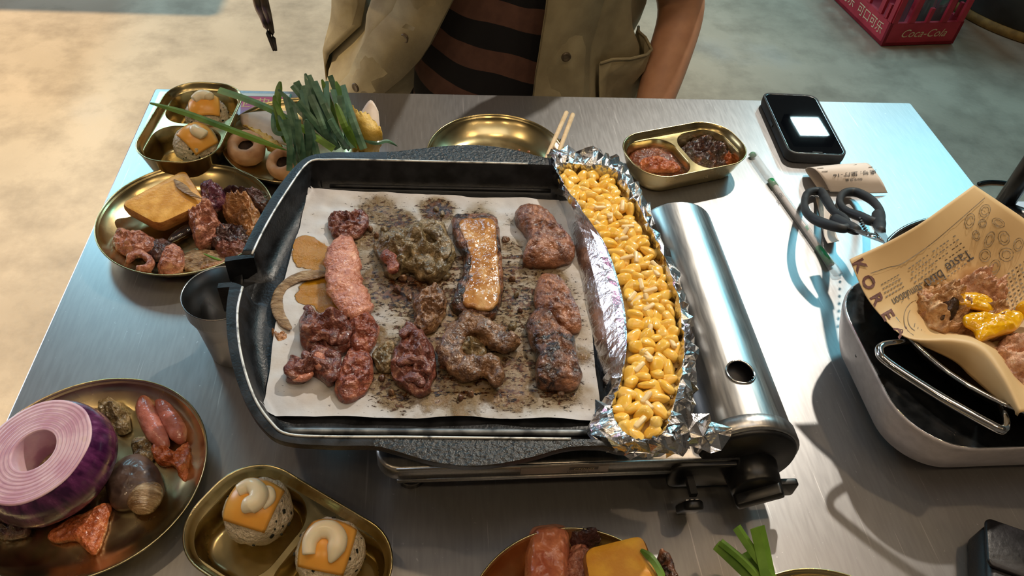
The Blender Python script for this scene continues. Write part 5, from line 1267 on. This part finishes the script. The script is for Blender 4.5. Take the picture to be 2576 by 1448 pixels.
for rx in (26, 36):
    L_ = []
    pts_ = [(2310 + rx * math.cos(a), 800 + rx * 1.25 * math.sin(a)) for a in np.linspace(1.9, 5.6, 9)]
    jl([decal_line(dcp, pts_, .8, None, None, n=3)], 'print_sketch', faint_print)
for k in range(4): jl([decal_line(dcp, [(2300 + k * 9, 822 + k * 4), (2306 + k * 9, 800 + k * 6), (2318 + k * 8, 805 + k * 8)], .9, None, None, n=3)], 'print_sketch', faint_print)

m_fry = meat('fried_crust', S(140, 98, 62), S(194, 148, 102), S(222, 186, 144), scale=90, rough=.45, rough2=.6, coat=.05, bump=1.0, bscale=220, bdist=.003)
m_fry2 = meat('fried_crust_pink', S(168, 120, 92), S(206, 158, 124), S(224, 188, 156), scale=110, rough=.4, rough2=.55, coat=.05, bump=1.0, bscale=220, bdist=.003)
m_fryd = meat('fried_crust_dark', S(34, 22, 16), S(66, 46, 34), S(110, 80, 56), rough=.5, rough2=.6, coat=0)
m_must = pm('mustard_sauce', S(220, 160, 10), S(232, 176, 18), 40, 3, .12, .2, 0, .5, 120, .001, coat=.6, sss=.15)
GK = 'fried chicken pieces in the dish'; zk = .086
blob('fried_chicken', [(2312, 740), (2345, 718), (2385, 715), (2420, 735), (2440, 780), (2430, 815), (2380, 822), (2345, 812), (2322, 780)], zk, .030, m_fry, 'craggy fried chicken piece with a dark patch, left under the mustard', 'chicken', GK, amp=.8, freq=130, fold=1.1, zoff=.5)
blob('fried_chicken', [(2405, 720), (2430, 695), (2480, 690), (2520, 710), (2535, 740), (2500, 765), (2450, 760)], zk, .034, m_fry2, 'pinkish fried chicken piece behind the mustard', 'chicken', GK, amp=.7, freq=130, fold=1.1, zoff=.5)
blob('fried_chicken', [(2400, 790), (2440, 770), (2520, 770), (2560, 800), (2540, 835), (2480, 842), (2420, 830)], zk, .026, m_fry, 'fried chicken piece buried under mustard', 'chicken', GK, amp=.6, freq=130, fold=1.1, zoff=.5)
blob('fried_chicken', [(2510, 870), (2550, 840), (2610, 840), (2640, 900), (2620, 970), (2570, 980), (2530, 930)], zk, .030, m_fry2, 'fried chicken piece in front of the mustard pool', 'chicken', GK, amp=.6, freq=130, fold=1.1, zoff=.5)
blob('fried_chicken', [(2312, 735), (2330, 745), (2352, 790), (2345, 805), (2325, 790), (2312, 765)], zk + .004, .020, m_fry2, 'thin flap of batter standing at the chicken edge', 'chicken', GK, amp=.5)
blob('dark_batter', [(2362, 765), (2390, 752), (2412, 770), (2400, 795), (2370, 798)], zk + .014, .016, m_fryd, 'burnt dark batter patch on the chicken', 'chicken', GK, amp=.5)
blob('mustard_sauce', [(2405, 742), (2430, 735), (2470, 740), (2498, 758), (2495, 782), (2465, 775), (2430, 768), (2410, 758)], zk + .026, .007, m_must, 'mustard yellow sauce over the pinkish chicken', 'sauce', amp=.4, freq=90, fold=.25, p=4)
blob('mustard_sauce', [(2425, 795), (2455, 785), (2500, 790), (2545, 778), (2580, 795), (2560, 825), (2520, 838), (2470, 855), (2455, 830), (2432, 812)], zk + .022, .009, m_must, 'wide mustard yellow sauce pool running down the chicken', 'sauce', amp=.4, freq=90, fold=.25, p=4)
blob('mustard_sauce', [(2560, 770), (2590, 755), (2620, 780), (2600, 800)], zk + .02, .012, m_must, 'small mustard yellow spot past the wide pool', 'sauce', amp=.4, freq=90, fold=.25, p=4)

# ------------------------------------------------------------------ black pouch at the near corner
bg = thing('black_pouch', 'black soft pouch with a flap at the near right table corner', 'bag', T(.512, .196, 0), -.45)
mk('pouch_body', *rbox(.15, .075, .008, 0, .034, .006), pm('black_leather', S(12, 12, 15), S(22, 20, 26), 60, 4, .32, .42, 0, .3, 260, .0008), bg, True, True)
mk('flap', *xf(rbox(.152, .045, .006, .0335, .0375, .0015), Matrix.Translation((0, .016, 0))), MATS['black_leather'], bg, True, True)
mk('snap', *xf(lathe([(.005, .037), (.005, .0385), (.003, .0395)], 16), Matrix.Translation((0, -.001, 0))), black_plastic, bg, True, True)

# ------------------------------------------------------------------ the person across the table
skin_m = pm('skin', S(176, 128, 98), S(188, 140, 108), 40, 4, .5, .6, 0, .08, 260, .0006, sss=.12)
pr = thing('person', 'person in an open khaki shirt over a striped tee, seated across the table', 'person', (.13, 1.18, 0))
def skinned(name, nodes_, edges, root, m, parent, sub=2):
    me = bpy.data.meshes.new(name); off = Vector((.13, 1.18, 0))
    me.from_pydata([tuple(Vector((x, y, TZ + z)) - off) for x, y, z, _ in nodes_], edges, [])
    o = bpy.data.objects.new(name, me); COL.objects.link(o)
    md = o.modifiers.new('skin', 'SKIN'); md.use_smooth_shade = True
    for i, n_ in enumerate(nodes_):
        r = n_[3]; o.data.skin_vertices[0].data[i].radius = (r if hasattr(r, '__len__') else (r, r))
    o.data.skin_vertices[0].data[root].use_root = True
    sb = o.modifiers.new('sub', 'SUBSURF'); sb.levels = sub; sb.render_levels = sub
    bpy.context.view_layer.update()
    m2 = bpy.data.meshes.new_from_object(o.evaluated_get(bpy.context.evaluated_depsgraph_get()))
    bpy.data.objects.remove(o); bpy.data.meshes.remove(me)
    m2.materials.clear(); m2.materials.append(m); m2.polygons.foreach_set('use_smooth', [True] * len(m2.polygons))
    o = bpy.data.objects.new(name, m2); COL.objects.link(o); o.parent = parent
    return o
ND, ED = [], []
def nd(x, y, z, r, p=None):
    ND.append((x, y, z, r)); i = len(ND) - 1
    if p is not None: ED.append((p, i))
    return i
pel = nd(.13, 1.22, -.22, (.12, .10)); bel = nd(.13, 1.20, -.04, (.125, .09), pel); che = nd(.13, 1.21, .18, (.14, .10), bel); nb = nd(.13, 1.22, .31, (.07, .06), che)
nk = nd(.13, 1.20, .37, .052, nb); h0 = nd(.13, 1.175, .43, (.062, .075), nk); h1 = nd(.13, 1.165, .52, (.075, .092), h0); h2 = nd(.13, 1.175, .595, (.055, .07), h1)
for s, sh, el, wr, hd in ((1, (.31, 1.22, .27), (.42, 1.175, .03), (.345, 1.015, -.13), (.315, .96, -.20)), (-1, (-.05, 1.22, .27), (-.19, 1.20, .12), (-.195, 1.02, .285), (-.20, .965, .275))):
    a = nd(*sh, .062, che); b_ = nd(*[(p * .5 + q * .5) for p, q in zip(sh, el)], .050, a); c_ = nd(*el, .042, b_); d_ = nd(*[(p * .5 + q * .5) for p, q in zip(el, wr)], .038, c_); w_ = nd(*wr, .026, d_)
    pm_ = nd(*[(p * .35 + q * .65) for p, q in zip(wr, hd)], (.036, .018), w_)
    dv = (Vector(hd) - Vector(wr)).normalized(); sd = dv.cross(Vector((0, 0, 1))).normalized(); up = sd.cross(dv)
    for k, ln_ in ((-1.5, .055), (-.5, .068), (.5, .072), (1.5, .064)):
        base_ = Vector(hd) + sd * k * .017 + dv * .01
        f0 = nd(*base_, .0095, pm_); f1 = nd(*(base_ + dv * ln_ * .5 - up * .012), .0088, f0); f2 = nd(*(base_ + dv * ln_ * .7 - up * .035), .008, f1)
    tb_ = Vector(wr) + (Vector(hd) - Vector(wr)) * .45 - sd * s * .034
    t0 = nd(*tb_, .011, pm_); t1 = nd(*(tb_ + dv * .03 - sd * s * .012 - up * .01), .010, t0); nd(*(tb_ + dv * .052 - up * .026), .009, t1)
for s in (-1, 1):
    hp = nd(.13 + s * .09, 1.18, -.25, .085, pel); kn = nd(.13 + s * .12, .86, -.24, .060, hp); an = nd(.13 + s * .13, .92, -.62, .040, kn); nd(.13 + s * .13, .82, -.69, .036, an)
skinned('body', ND, ED, pel, skin_m, pr)
def ell(cx, cy, a, b_, z, n=48): return [(cx + a * math.cos(2 * PI * k / n), cy + b_ * math.sin(2 * PI * k / n), TZ + z) for k in range(n)]
tee_m = pm('striped_tee', S(92, 62, 50), S(102, 70, 56), 60, 4, .85, None, 0, .2, 500, .0006)
N, L, b = nodes(tee_m); tc = [n for n in N if n.type == 'TEX_COORD'][0]; ramp = [n for n in N if n.type == 'VALTORGB'][0]
sx = N.new('ShaderNodeSeparateXYZ'); L.new(tc.outputs['Object'], sx.inputs[0])
def mth(op, a_, b_):
    x = N.new('ShaderNodeMath'); x.operation = op
    for i, s in enumerate((a_, b_)):
        if isinstance(s, (int, float)): x.inputs[i].default_value = s
        else: L.new(s, x.inputs[i])
    return x.outputs[0]
nw = N.new('ShaderNodeTexNoise'); nw.inputs['Scale'].default_value = 7; L.new(tc.outputs['Object'], nw.inputs['Vector'])
ph_ = mth('ADD', mth('ADD', sx.outputs['Z'], mth('MULTIPLY', sx.outputs['X'], .17)), mth('MULTIPLY', nw.outputs['Fac'], .03))
fr = mth('FRACT', mth('DIVIDE', mth('ADD', ph_, .0), .078), 0); fr2 = mth('GREATER_THAN', fr, .48)
mx = N.new('ShaderNodeMix'); mx.data_type = 'RGBA'; L.new(fr2, mx.inputs[0]); L.new(ramp.outputs[0], mx.inputs[6]); mx.inputs[7].default_value = S(18, 16, 18); L.new(mx.outputs[2], b.inputs['Base Color'])
rg_ = []
for z, a_, b_2, cy in ((-.24, .155, .135, 1.185), (-.15, .16, .14, 1.18), (-.05, .158, .132, 1.185), (.05, .158, .125, 1.19), (.15, .17, .125, 1.20), (.25, .17, .11, 1.215), (.31, .12, .085, 1.22), (.335, .075, .065, 1.22)):
    rg_.append([(x + .004 * nz((x, y, z), 18, 3), y - .010 * abs(nz((x, y, z * 2), 14, 5)), zz) for x, y, zz in ell(.13, cy, a_, b_2, z, 64)])
mk('striped_tee', *loft(rg_, False, False), tee_m, pr)
khaki = pm('khaki_cotton', S(140, 128, 98), S(156, 144, 112), 30, 5, .85, None, 0, .3, 420, .0008)
khaki_in = khaki
# open overshirt: from the one front edge round the back to the other
rows = []
nphi = 90
for iz in range(19):
    z = -.26 + iz * .032
    fl = max(0, .1 - z) * .25
    cx, cy = .125, 1.185; a_, b_2 = .215 + fl * .25, .150 + fl * .35
    xl = .012 + .42 * (max(z, -.16) - .05); xr = .158 + .04 * z       # front edges of the two flaps
    phl = -math.acos(max(-1, min(1, (xl - cx) / a_))); phr = -math.acos(max(-1, min(1, (xr - cx) / a_))) + 2 * PI
    row = []
    for k in range(nphi + 1):
        u = k / nphi; ph1 = phl - u * (phl - (phr - 2 * PI) + 2 * PI) if False else None
        ang = (phl + 2 * PI) - u * ((phl + 2 * PI) - (phr - 2 * PI) - 0)
        # travel the long way: left edge -> left side -> back -> right side -> right edge
        ang = phl - u * (2 * PI - (phr - 2 * PI - phl))
        x, y = cx + a_ * math.cos(ang), cy + b_2 * math.sin(ang)
        wv = .010 * math.sin(ang * 9 + z * 22) + .012 * nz((x, y, z), 14, 8) + .005 * nz((x, y, z), 40, 2)
        edge = min(u, 1 - u)
        if edge < .04: wv *= .5
        row.append((x + math.cos(ang) * wv - .42 * max(0, .06 - max(z, -.12)) * max(0, min(1, (.02 - x) / .09)), y + math.sin(ang) * wv - (.012 if edge < .10 else 0), TZ + z))
    rows.append(row)
os_ = mk('overshirt', *loft(rows, False, False, False), khaki, pr)
md = os_.modifiers.new('thickness', 'SOLIDIFY'); md.thickness = .0025; md.offset = 1
SH = np.array(rows)
def outn(t_, p):
    n_ = np.cross(t_, [0, 0, 1.]); n_ /= np.linalg.norm(n_) + 1e-9
    return n_ * (1 if n_.dot(p - np.array([.125, 1.185, p[2]])) > 0 else -1)
# plackets, buttons, pockets
for col, nm in ((0, 'placket'), (nphi, 'placket')):
    s = 1 if col == 0 else -1
    rr = []
    for r_ in range(len(rows)):
        p0, p1 = SH[r_][col], SH[r_][col + s * 7]
        n_ = outn(p1 - p0, p0)
        rr.append([p0 + n_ * .001, p0 + n_ * .0075, p1 + n_ * .0075, p1 + n_ * .001])
    mk(nm, *loft(rr), khaki, pr)
but_m = pm('shirt_button', S(70, 58, 42), S(92, 78, 58), 200, 3, .35)
def button(row, col, s, m=but_m, r=.0075):
    p0 = SH[row][col]; p1 = SH[row][col + (1 if col < 80 else -1)]; n_ = outn(p1 - p0, p0)
    q = Vector(n_).to_track_quat('Z', 'Y').to_matrix().to_4x4()
    mk('button', *xf(lathe([(r, 0), (r, .002), (r * .8, .003), (r * .55, .0022), (.001, .0022)], 16), Matrix.Translation(Vector(p0 + n_ * .0085)) @ q), m, pr)
for r_ in (3, 6, 9, 12): button(r_, 3, 1); button(r_, nphi - 3, -1)
def pocket(col, r0, r1, wcols, gape, name='pocket'):
    s = 1 if col < 45 else -1; rr = []
    for k in range(7):
        u = k / 6; row = int(round(r0 + (r1 - r0) * u)); ln_ = []
        for j in range(9):
            w_ = j / 8; p = SH[row][int(col + s * wcols * w_)]; p1 = SH[row][int(col + s * wcols * w_) + (1 if s < 0 else 1)]
            n_ = outn(p1 - p, p)
            ln_.append(p + n_ * (.009 + gape * u ** 1.6 * math.sin(PI * w_)))
        rr.append(ln_)
    o = mk(name, *loft(rr, False, False, False), khaki, pr); md = o.modifiers.new('thickness', 'SOLIDIFY'); md.thickness = .002
    mk('pocket_hem', *tube(rr[-1], .0025, 8), khaki, pr)
pocket(12, 3, 10, 12, .05)
pocket(nphi - 9, 1, 8, 14, .012)
button(6, 14, 1, chrome, .006)
for s, (sh, el) in ((1, ((.31, 1.22, .27), (.40, 1.185, .09))), (-1, ((-.05, 1.22, .27), (-.165, 1.205, .15)))):
    P = [Vector((sh[0] + (el[0] - sh[0]) * u - s * .02 * (1 - u), sh[1] + (el[1] - sh[1]) * u, TZ + sh[2] + (el[2] - sh[2]) * u)) for u in np.linspace(-.1, 1, 8)]
    mk('sleeve', *tube(P, [.085, .088, .086, .083, .080, .078, .077, .076], 24), khaki, pr)
tro = pm('dark_trousers', S(34, 34, 40), S(46, 46, 52), 60, 4, .9)
for s in (-1, 1):
    mk('trouser_leg', *tube(cr([(.13 + s * .08, 1.24, TZ - .24), (.13 + s * .10, 1.05, TZ - .225), (.13 + s * .12, .87, TZ - .235), (.13 + s * .127, .875, TZ - .34), (.13 + s * .13, .91, TZ - .60)], 5), [.105] * 6 + [.092] * 6 + [.082] * 3 + [.072] * 6, 20), tro, pr)
    mk('shoe', *xf(rbox(.085, .22, .035, 0, .07, .015), Matrix.Translation((.13 + s * .13, .86, .0))), black_plastic, pr)
hr = pm('dark_hair', S(20, 16, 14), S(34, 28, 24), 90, 4, .5, stretch=(6, 6, .6))
V = []
for i in range(14):
    a = PI * .62 * i / 13
    for j in range(32):
        b_2 = 2 * PI * j / 32; fr_ = max(0, -math.sin(b_2)); aa = a * (1 - .45 * fr_)
        V.append((.13 + .092 * math.sin(aa) * math.cos(b_2), 1.178 + .112 * math.sin(aa) * math.sin(b_2), TZ + .545 + .112 * math.cos(aa)))
mk('hair', *loft([V[i * 32:(i + 1) * 32] for i in range(14)], True, False), hr, pr)
for s in (-1, 1):
    mk('eye', *xf(lathe([(.001, -.010), (.008, -.006), (.010, 0), (.008, .006), (.001, .010)], 12), Matrix.Translation((.13 + s * .032, 1.082, TZ + .525))), pm('eye', S(30, 24, 22), S(220, 216, 210), 60, 1, .2), pr)
    mk('ear', *xf(lathe([(.004, -.028), (.012, -.016), (.014, 0), (.013, .016), (.004, .028)], 12), Matrix.Translation((.13 + s * .082, 1.178, TZ + .515))), skin_m, pr)
mk('nose', *tube([(.13, 1.085, TZ + .53), (.13, 1.064, TZ + .50), (.13, 1.076, TZ + .49)], [.006, .012, .008], 10), skin_m, pr)
mk('mouth', *tube([(.108, 1.096, TZ + .462), (.13, 1.088, TZ + .460), (.152, 1.096, TZ + .462)], [.003, .006, .003], 8, False, .6), pm('lips', S(150, 82, 72), S(160, 92, 80), 40, 2, .4), pr)
stl = thing('stool', 'steel stool under the seated person', 'stool', (.13, 1.24, 0))
mk('seat', *lathe([(.16, .33), (.165, .335), (.165, .355), (.16, .36)], 32), steel, stl, True, True)
for k in range(4):
    a = PI / 4 + k * PI / 2; mk('leg', *tube([(.12 * math.cos(a), .12 * math.sin(a), .335), (.16 * math.cos(a), .16 * math.sin(a), 0)], .012, 10), black_plastic, stl, True, True)
# tongs in the raised hand
tongs_m = pm('tongs_steel', S(96, 90, 88), S(120, 112, 108), 40, 3, .3, .4, 1)
tg = thing('steel_tongs', 'steel tongs held over the table by the seated person', 'tongs', T(-.205, .93, .08))
p_tip = at(692, 128, .080); p_mid = at(672, 55, .115); p_top = at(652, -20, .165)
for s in (-1, 1):
    o_ = Vector((.0022 * s, 0, 0))
    mk('arm', *tube(cr([p_tip + o_ * .6, p_mid + o_ * 1.4, p_top + o_ * 1.8, Vector((-.205, .935, TZ + .26)) + o_], 6), [.0016 + .0040 * min(1, i / 9) for i in range(19)], 10, False, .6), tongs_m, tg)

# ------------------------------------------------------------------ background: crate, drum, chair, cable, next table
red = pm('red_plastic', S(150, 34, 48), S(170, 46, 60), 12, 4, .4, .5)
c0, c1 = at(2215, 118, -TZ), at(2395, 112, -TZ); cang = math.atan2(c1.y - c0.y, c1.x - c0.x); cw, cd, chh = .305, .43, .27
ct = thing('drink_crate', 'red plastic soft drink crate on the concrete floor', 'crate', (c0.x, c0.y, 0), cang)
tk = .012
mk('base', *box(0, cw, 0, cd, .004, .016), red, ct, False, True)
def bars(L_, fixed, axis, face, full, half):
    """one crate side: bands plus upright bars"""
    def bb(u0, u1, z0, z1, nm):
        a_ = (u0, u1, fixed, fixed + tk) if axis == 'x' else (fixed, fixed + tk, u0, u1)
        mk(nm, *box(*a_, z0, z1), red, ct, False, True)
    bb(0, L_, .004, .092, 'lower_band'); bb(0, L_, .215, chh, 'upper_band')
    for u in full: bb(u - .011, u + .011, .09, .217, 'upright')
    for u in half: bb(u - .007, u + .007, .09, .145, 'short_upright')
bars(cw, 0, 'x', 0, [.016, .085, .22, .289], [.15]); bars(cw, cd - tk, 'x', 0, [.016, .085, .22, .289], [.15])
bars(cd, 0, 'y', 0, [.016, .085, .17, .26, .345, .414], [.045, .215]); bars(cd, cw - tk, 'y', 0, [.016, .085, .17, .26, .345, .414], [.045, .215])
cmat = Matrix.Translation((c0.x, c0.y, 0)) @ Matrix.Rotation(cang, 4, 'Z')
def ct_text(s, size, fn, shear=0):
    v, f = text_geo(s, size, shear); mk('logo', [fn(p[0], p[1]) for p in v], f, white_print, ct, False, True)
ct_text('Coca-Cola', .044, lambda x, y: (.155 + x, -.0012, .050 + y), .35)
ct_text('可口可乐', .046, lambda x, y: (-.0012, .12 - x, .050 + y))
ct_text('可口可乐', .046, lambda x, y: (-.0012, .33 - x, .050 + y))
btl_m = pm('bottle_glass', S(150, 190, 186), S(170, 205, 200), 10, 2, .05, trans=.9, ior=1.45)
bm_v, bm_f = lathe([(.026, 0), (.028, .006), (.028, .12), (.022, .15), (.012, .19), (.012, .235), (.014, .236), (.014, .245)], 24)
bme = bpy.data.meshes.new('glass_bottle'); bme.from_pydata(bm_v, [], bm_f); bme.materials.append(btl_m); bme.polygons.foreach_set('use_smooth', [True] * len(bme.polygons))
for x, y in ((.24, .06), (.24, .15), (.10, .10), (.17, .06)):
    o = bpy.data.objects.new('glass_bottle', bme); COL.objects.link(o); o.location = cmat @ Vector((x, y, .0165))
    tag(o, 'clear glass bottle standing in the red crate', 'bottle', 'bottles in the crate')
dm = thing('steel_drum', 'dark grey steel drum with a rusty foot ring beside the crate', 'drum', (2.53, 2.86, 0))
mk('shell', *lathe([(.41, .03), (.42, .04), (.42, .30), (.43, .31), (.42, .32), (.42, .60), (.43, .61), (.42, .62), (.42, .88), (.41, .89)], 64), pm('drum_paint', S(52, 54, 56), S(78, 78, 76), 5, 6, .5, .65, .4), dm, True, True)
mk('foot_ring', *lathe([(.415, 0), (.428, .004), (.428, .034), (.415, .038)], 64), pm('rusty_yellow', S(120, 92, 44), S(150, 118, 60), 30, 5, .7), dm, True, True)
chm = thing('tube_chair', 'black tube framed chair with a pale seat beside the table', 'chair', (1.20, .86, 0))
mk('seat', *xf(rbox(.32, .34, .02, .445, .462, .004), Matrix.Translation((0, .0, 0))), pm('pale_vinyl', S(170, 186, 200), S(186, 200, 212), 20, 3, .35), chm, True, True)
pb_, pt_ = at(2522, 518, -.25), at(2580, 432, -.17); dv = (pt_ - pb_)
mk('back_post', *tube([pb_, pb_ + dv, pb_ + dv * 3.2], .017, 14), black_plastic, chm)
mk('back_post', *tube([p + Vector((.26, 0, 0)) for p in (pb_, pb_ + dv, pb_ + dv * 3.2)], .017, 14), black_plastic, chm)
mk('back_rail', *tube([pb_ + dv * 3.1, pb_ + dv * 3.1 + Vector((.26, 0, 0))], .015, 12), black_plastic, chm)
q0, q1 = at(2520, 532, -.255), at(2640, 575, -.255)
mk('seat_rail', *tube([q0, q1], .02, 14), black_plastic, chm)
for x, y in ((-.14, -.15), (.14, -.15), (-.14, .15), (.14, .15)): mk('leg', *tube([(x, y, .45), (x * 1.1, y * 1.1, 0)], .012, 10), black_plastic, chm, True, True)
o = mk('floor_cable', *tube(cr([at(2462, 462, -TZ + .006), at(2490, 457, -TZ + .006), at(2530, 460, -TZ + .006), at(2560, 470, -TZ + .006), at(2640, 470, -TZ + .006), at(2760, 500, -TZ + .006)], 6), .006, 8), black_plastic)
tag(o, 'thin dark cable lying on the floor past the table corner', 'cable')
nt_ = thing('side_table', 'neighbouring pedestal table whose shadow falls on the warm floor', 'table', (-1.82, 2.68, 0))
mk('table_top', *rbox(1.2, .78, .01, .69, .72, .003), steel, nt_, True, True)
mk('pedestal', *lathe([(.22, 0), (.22, .015), (.04, .03), (.04, .68), (.15, .69)], 32), black_plastic, nt_, True, True)
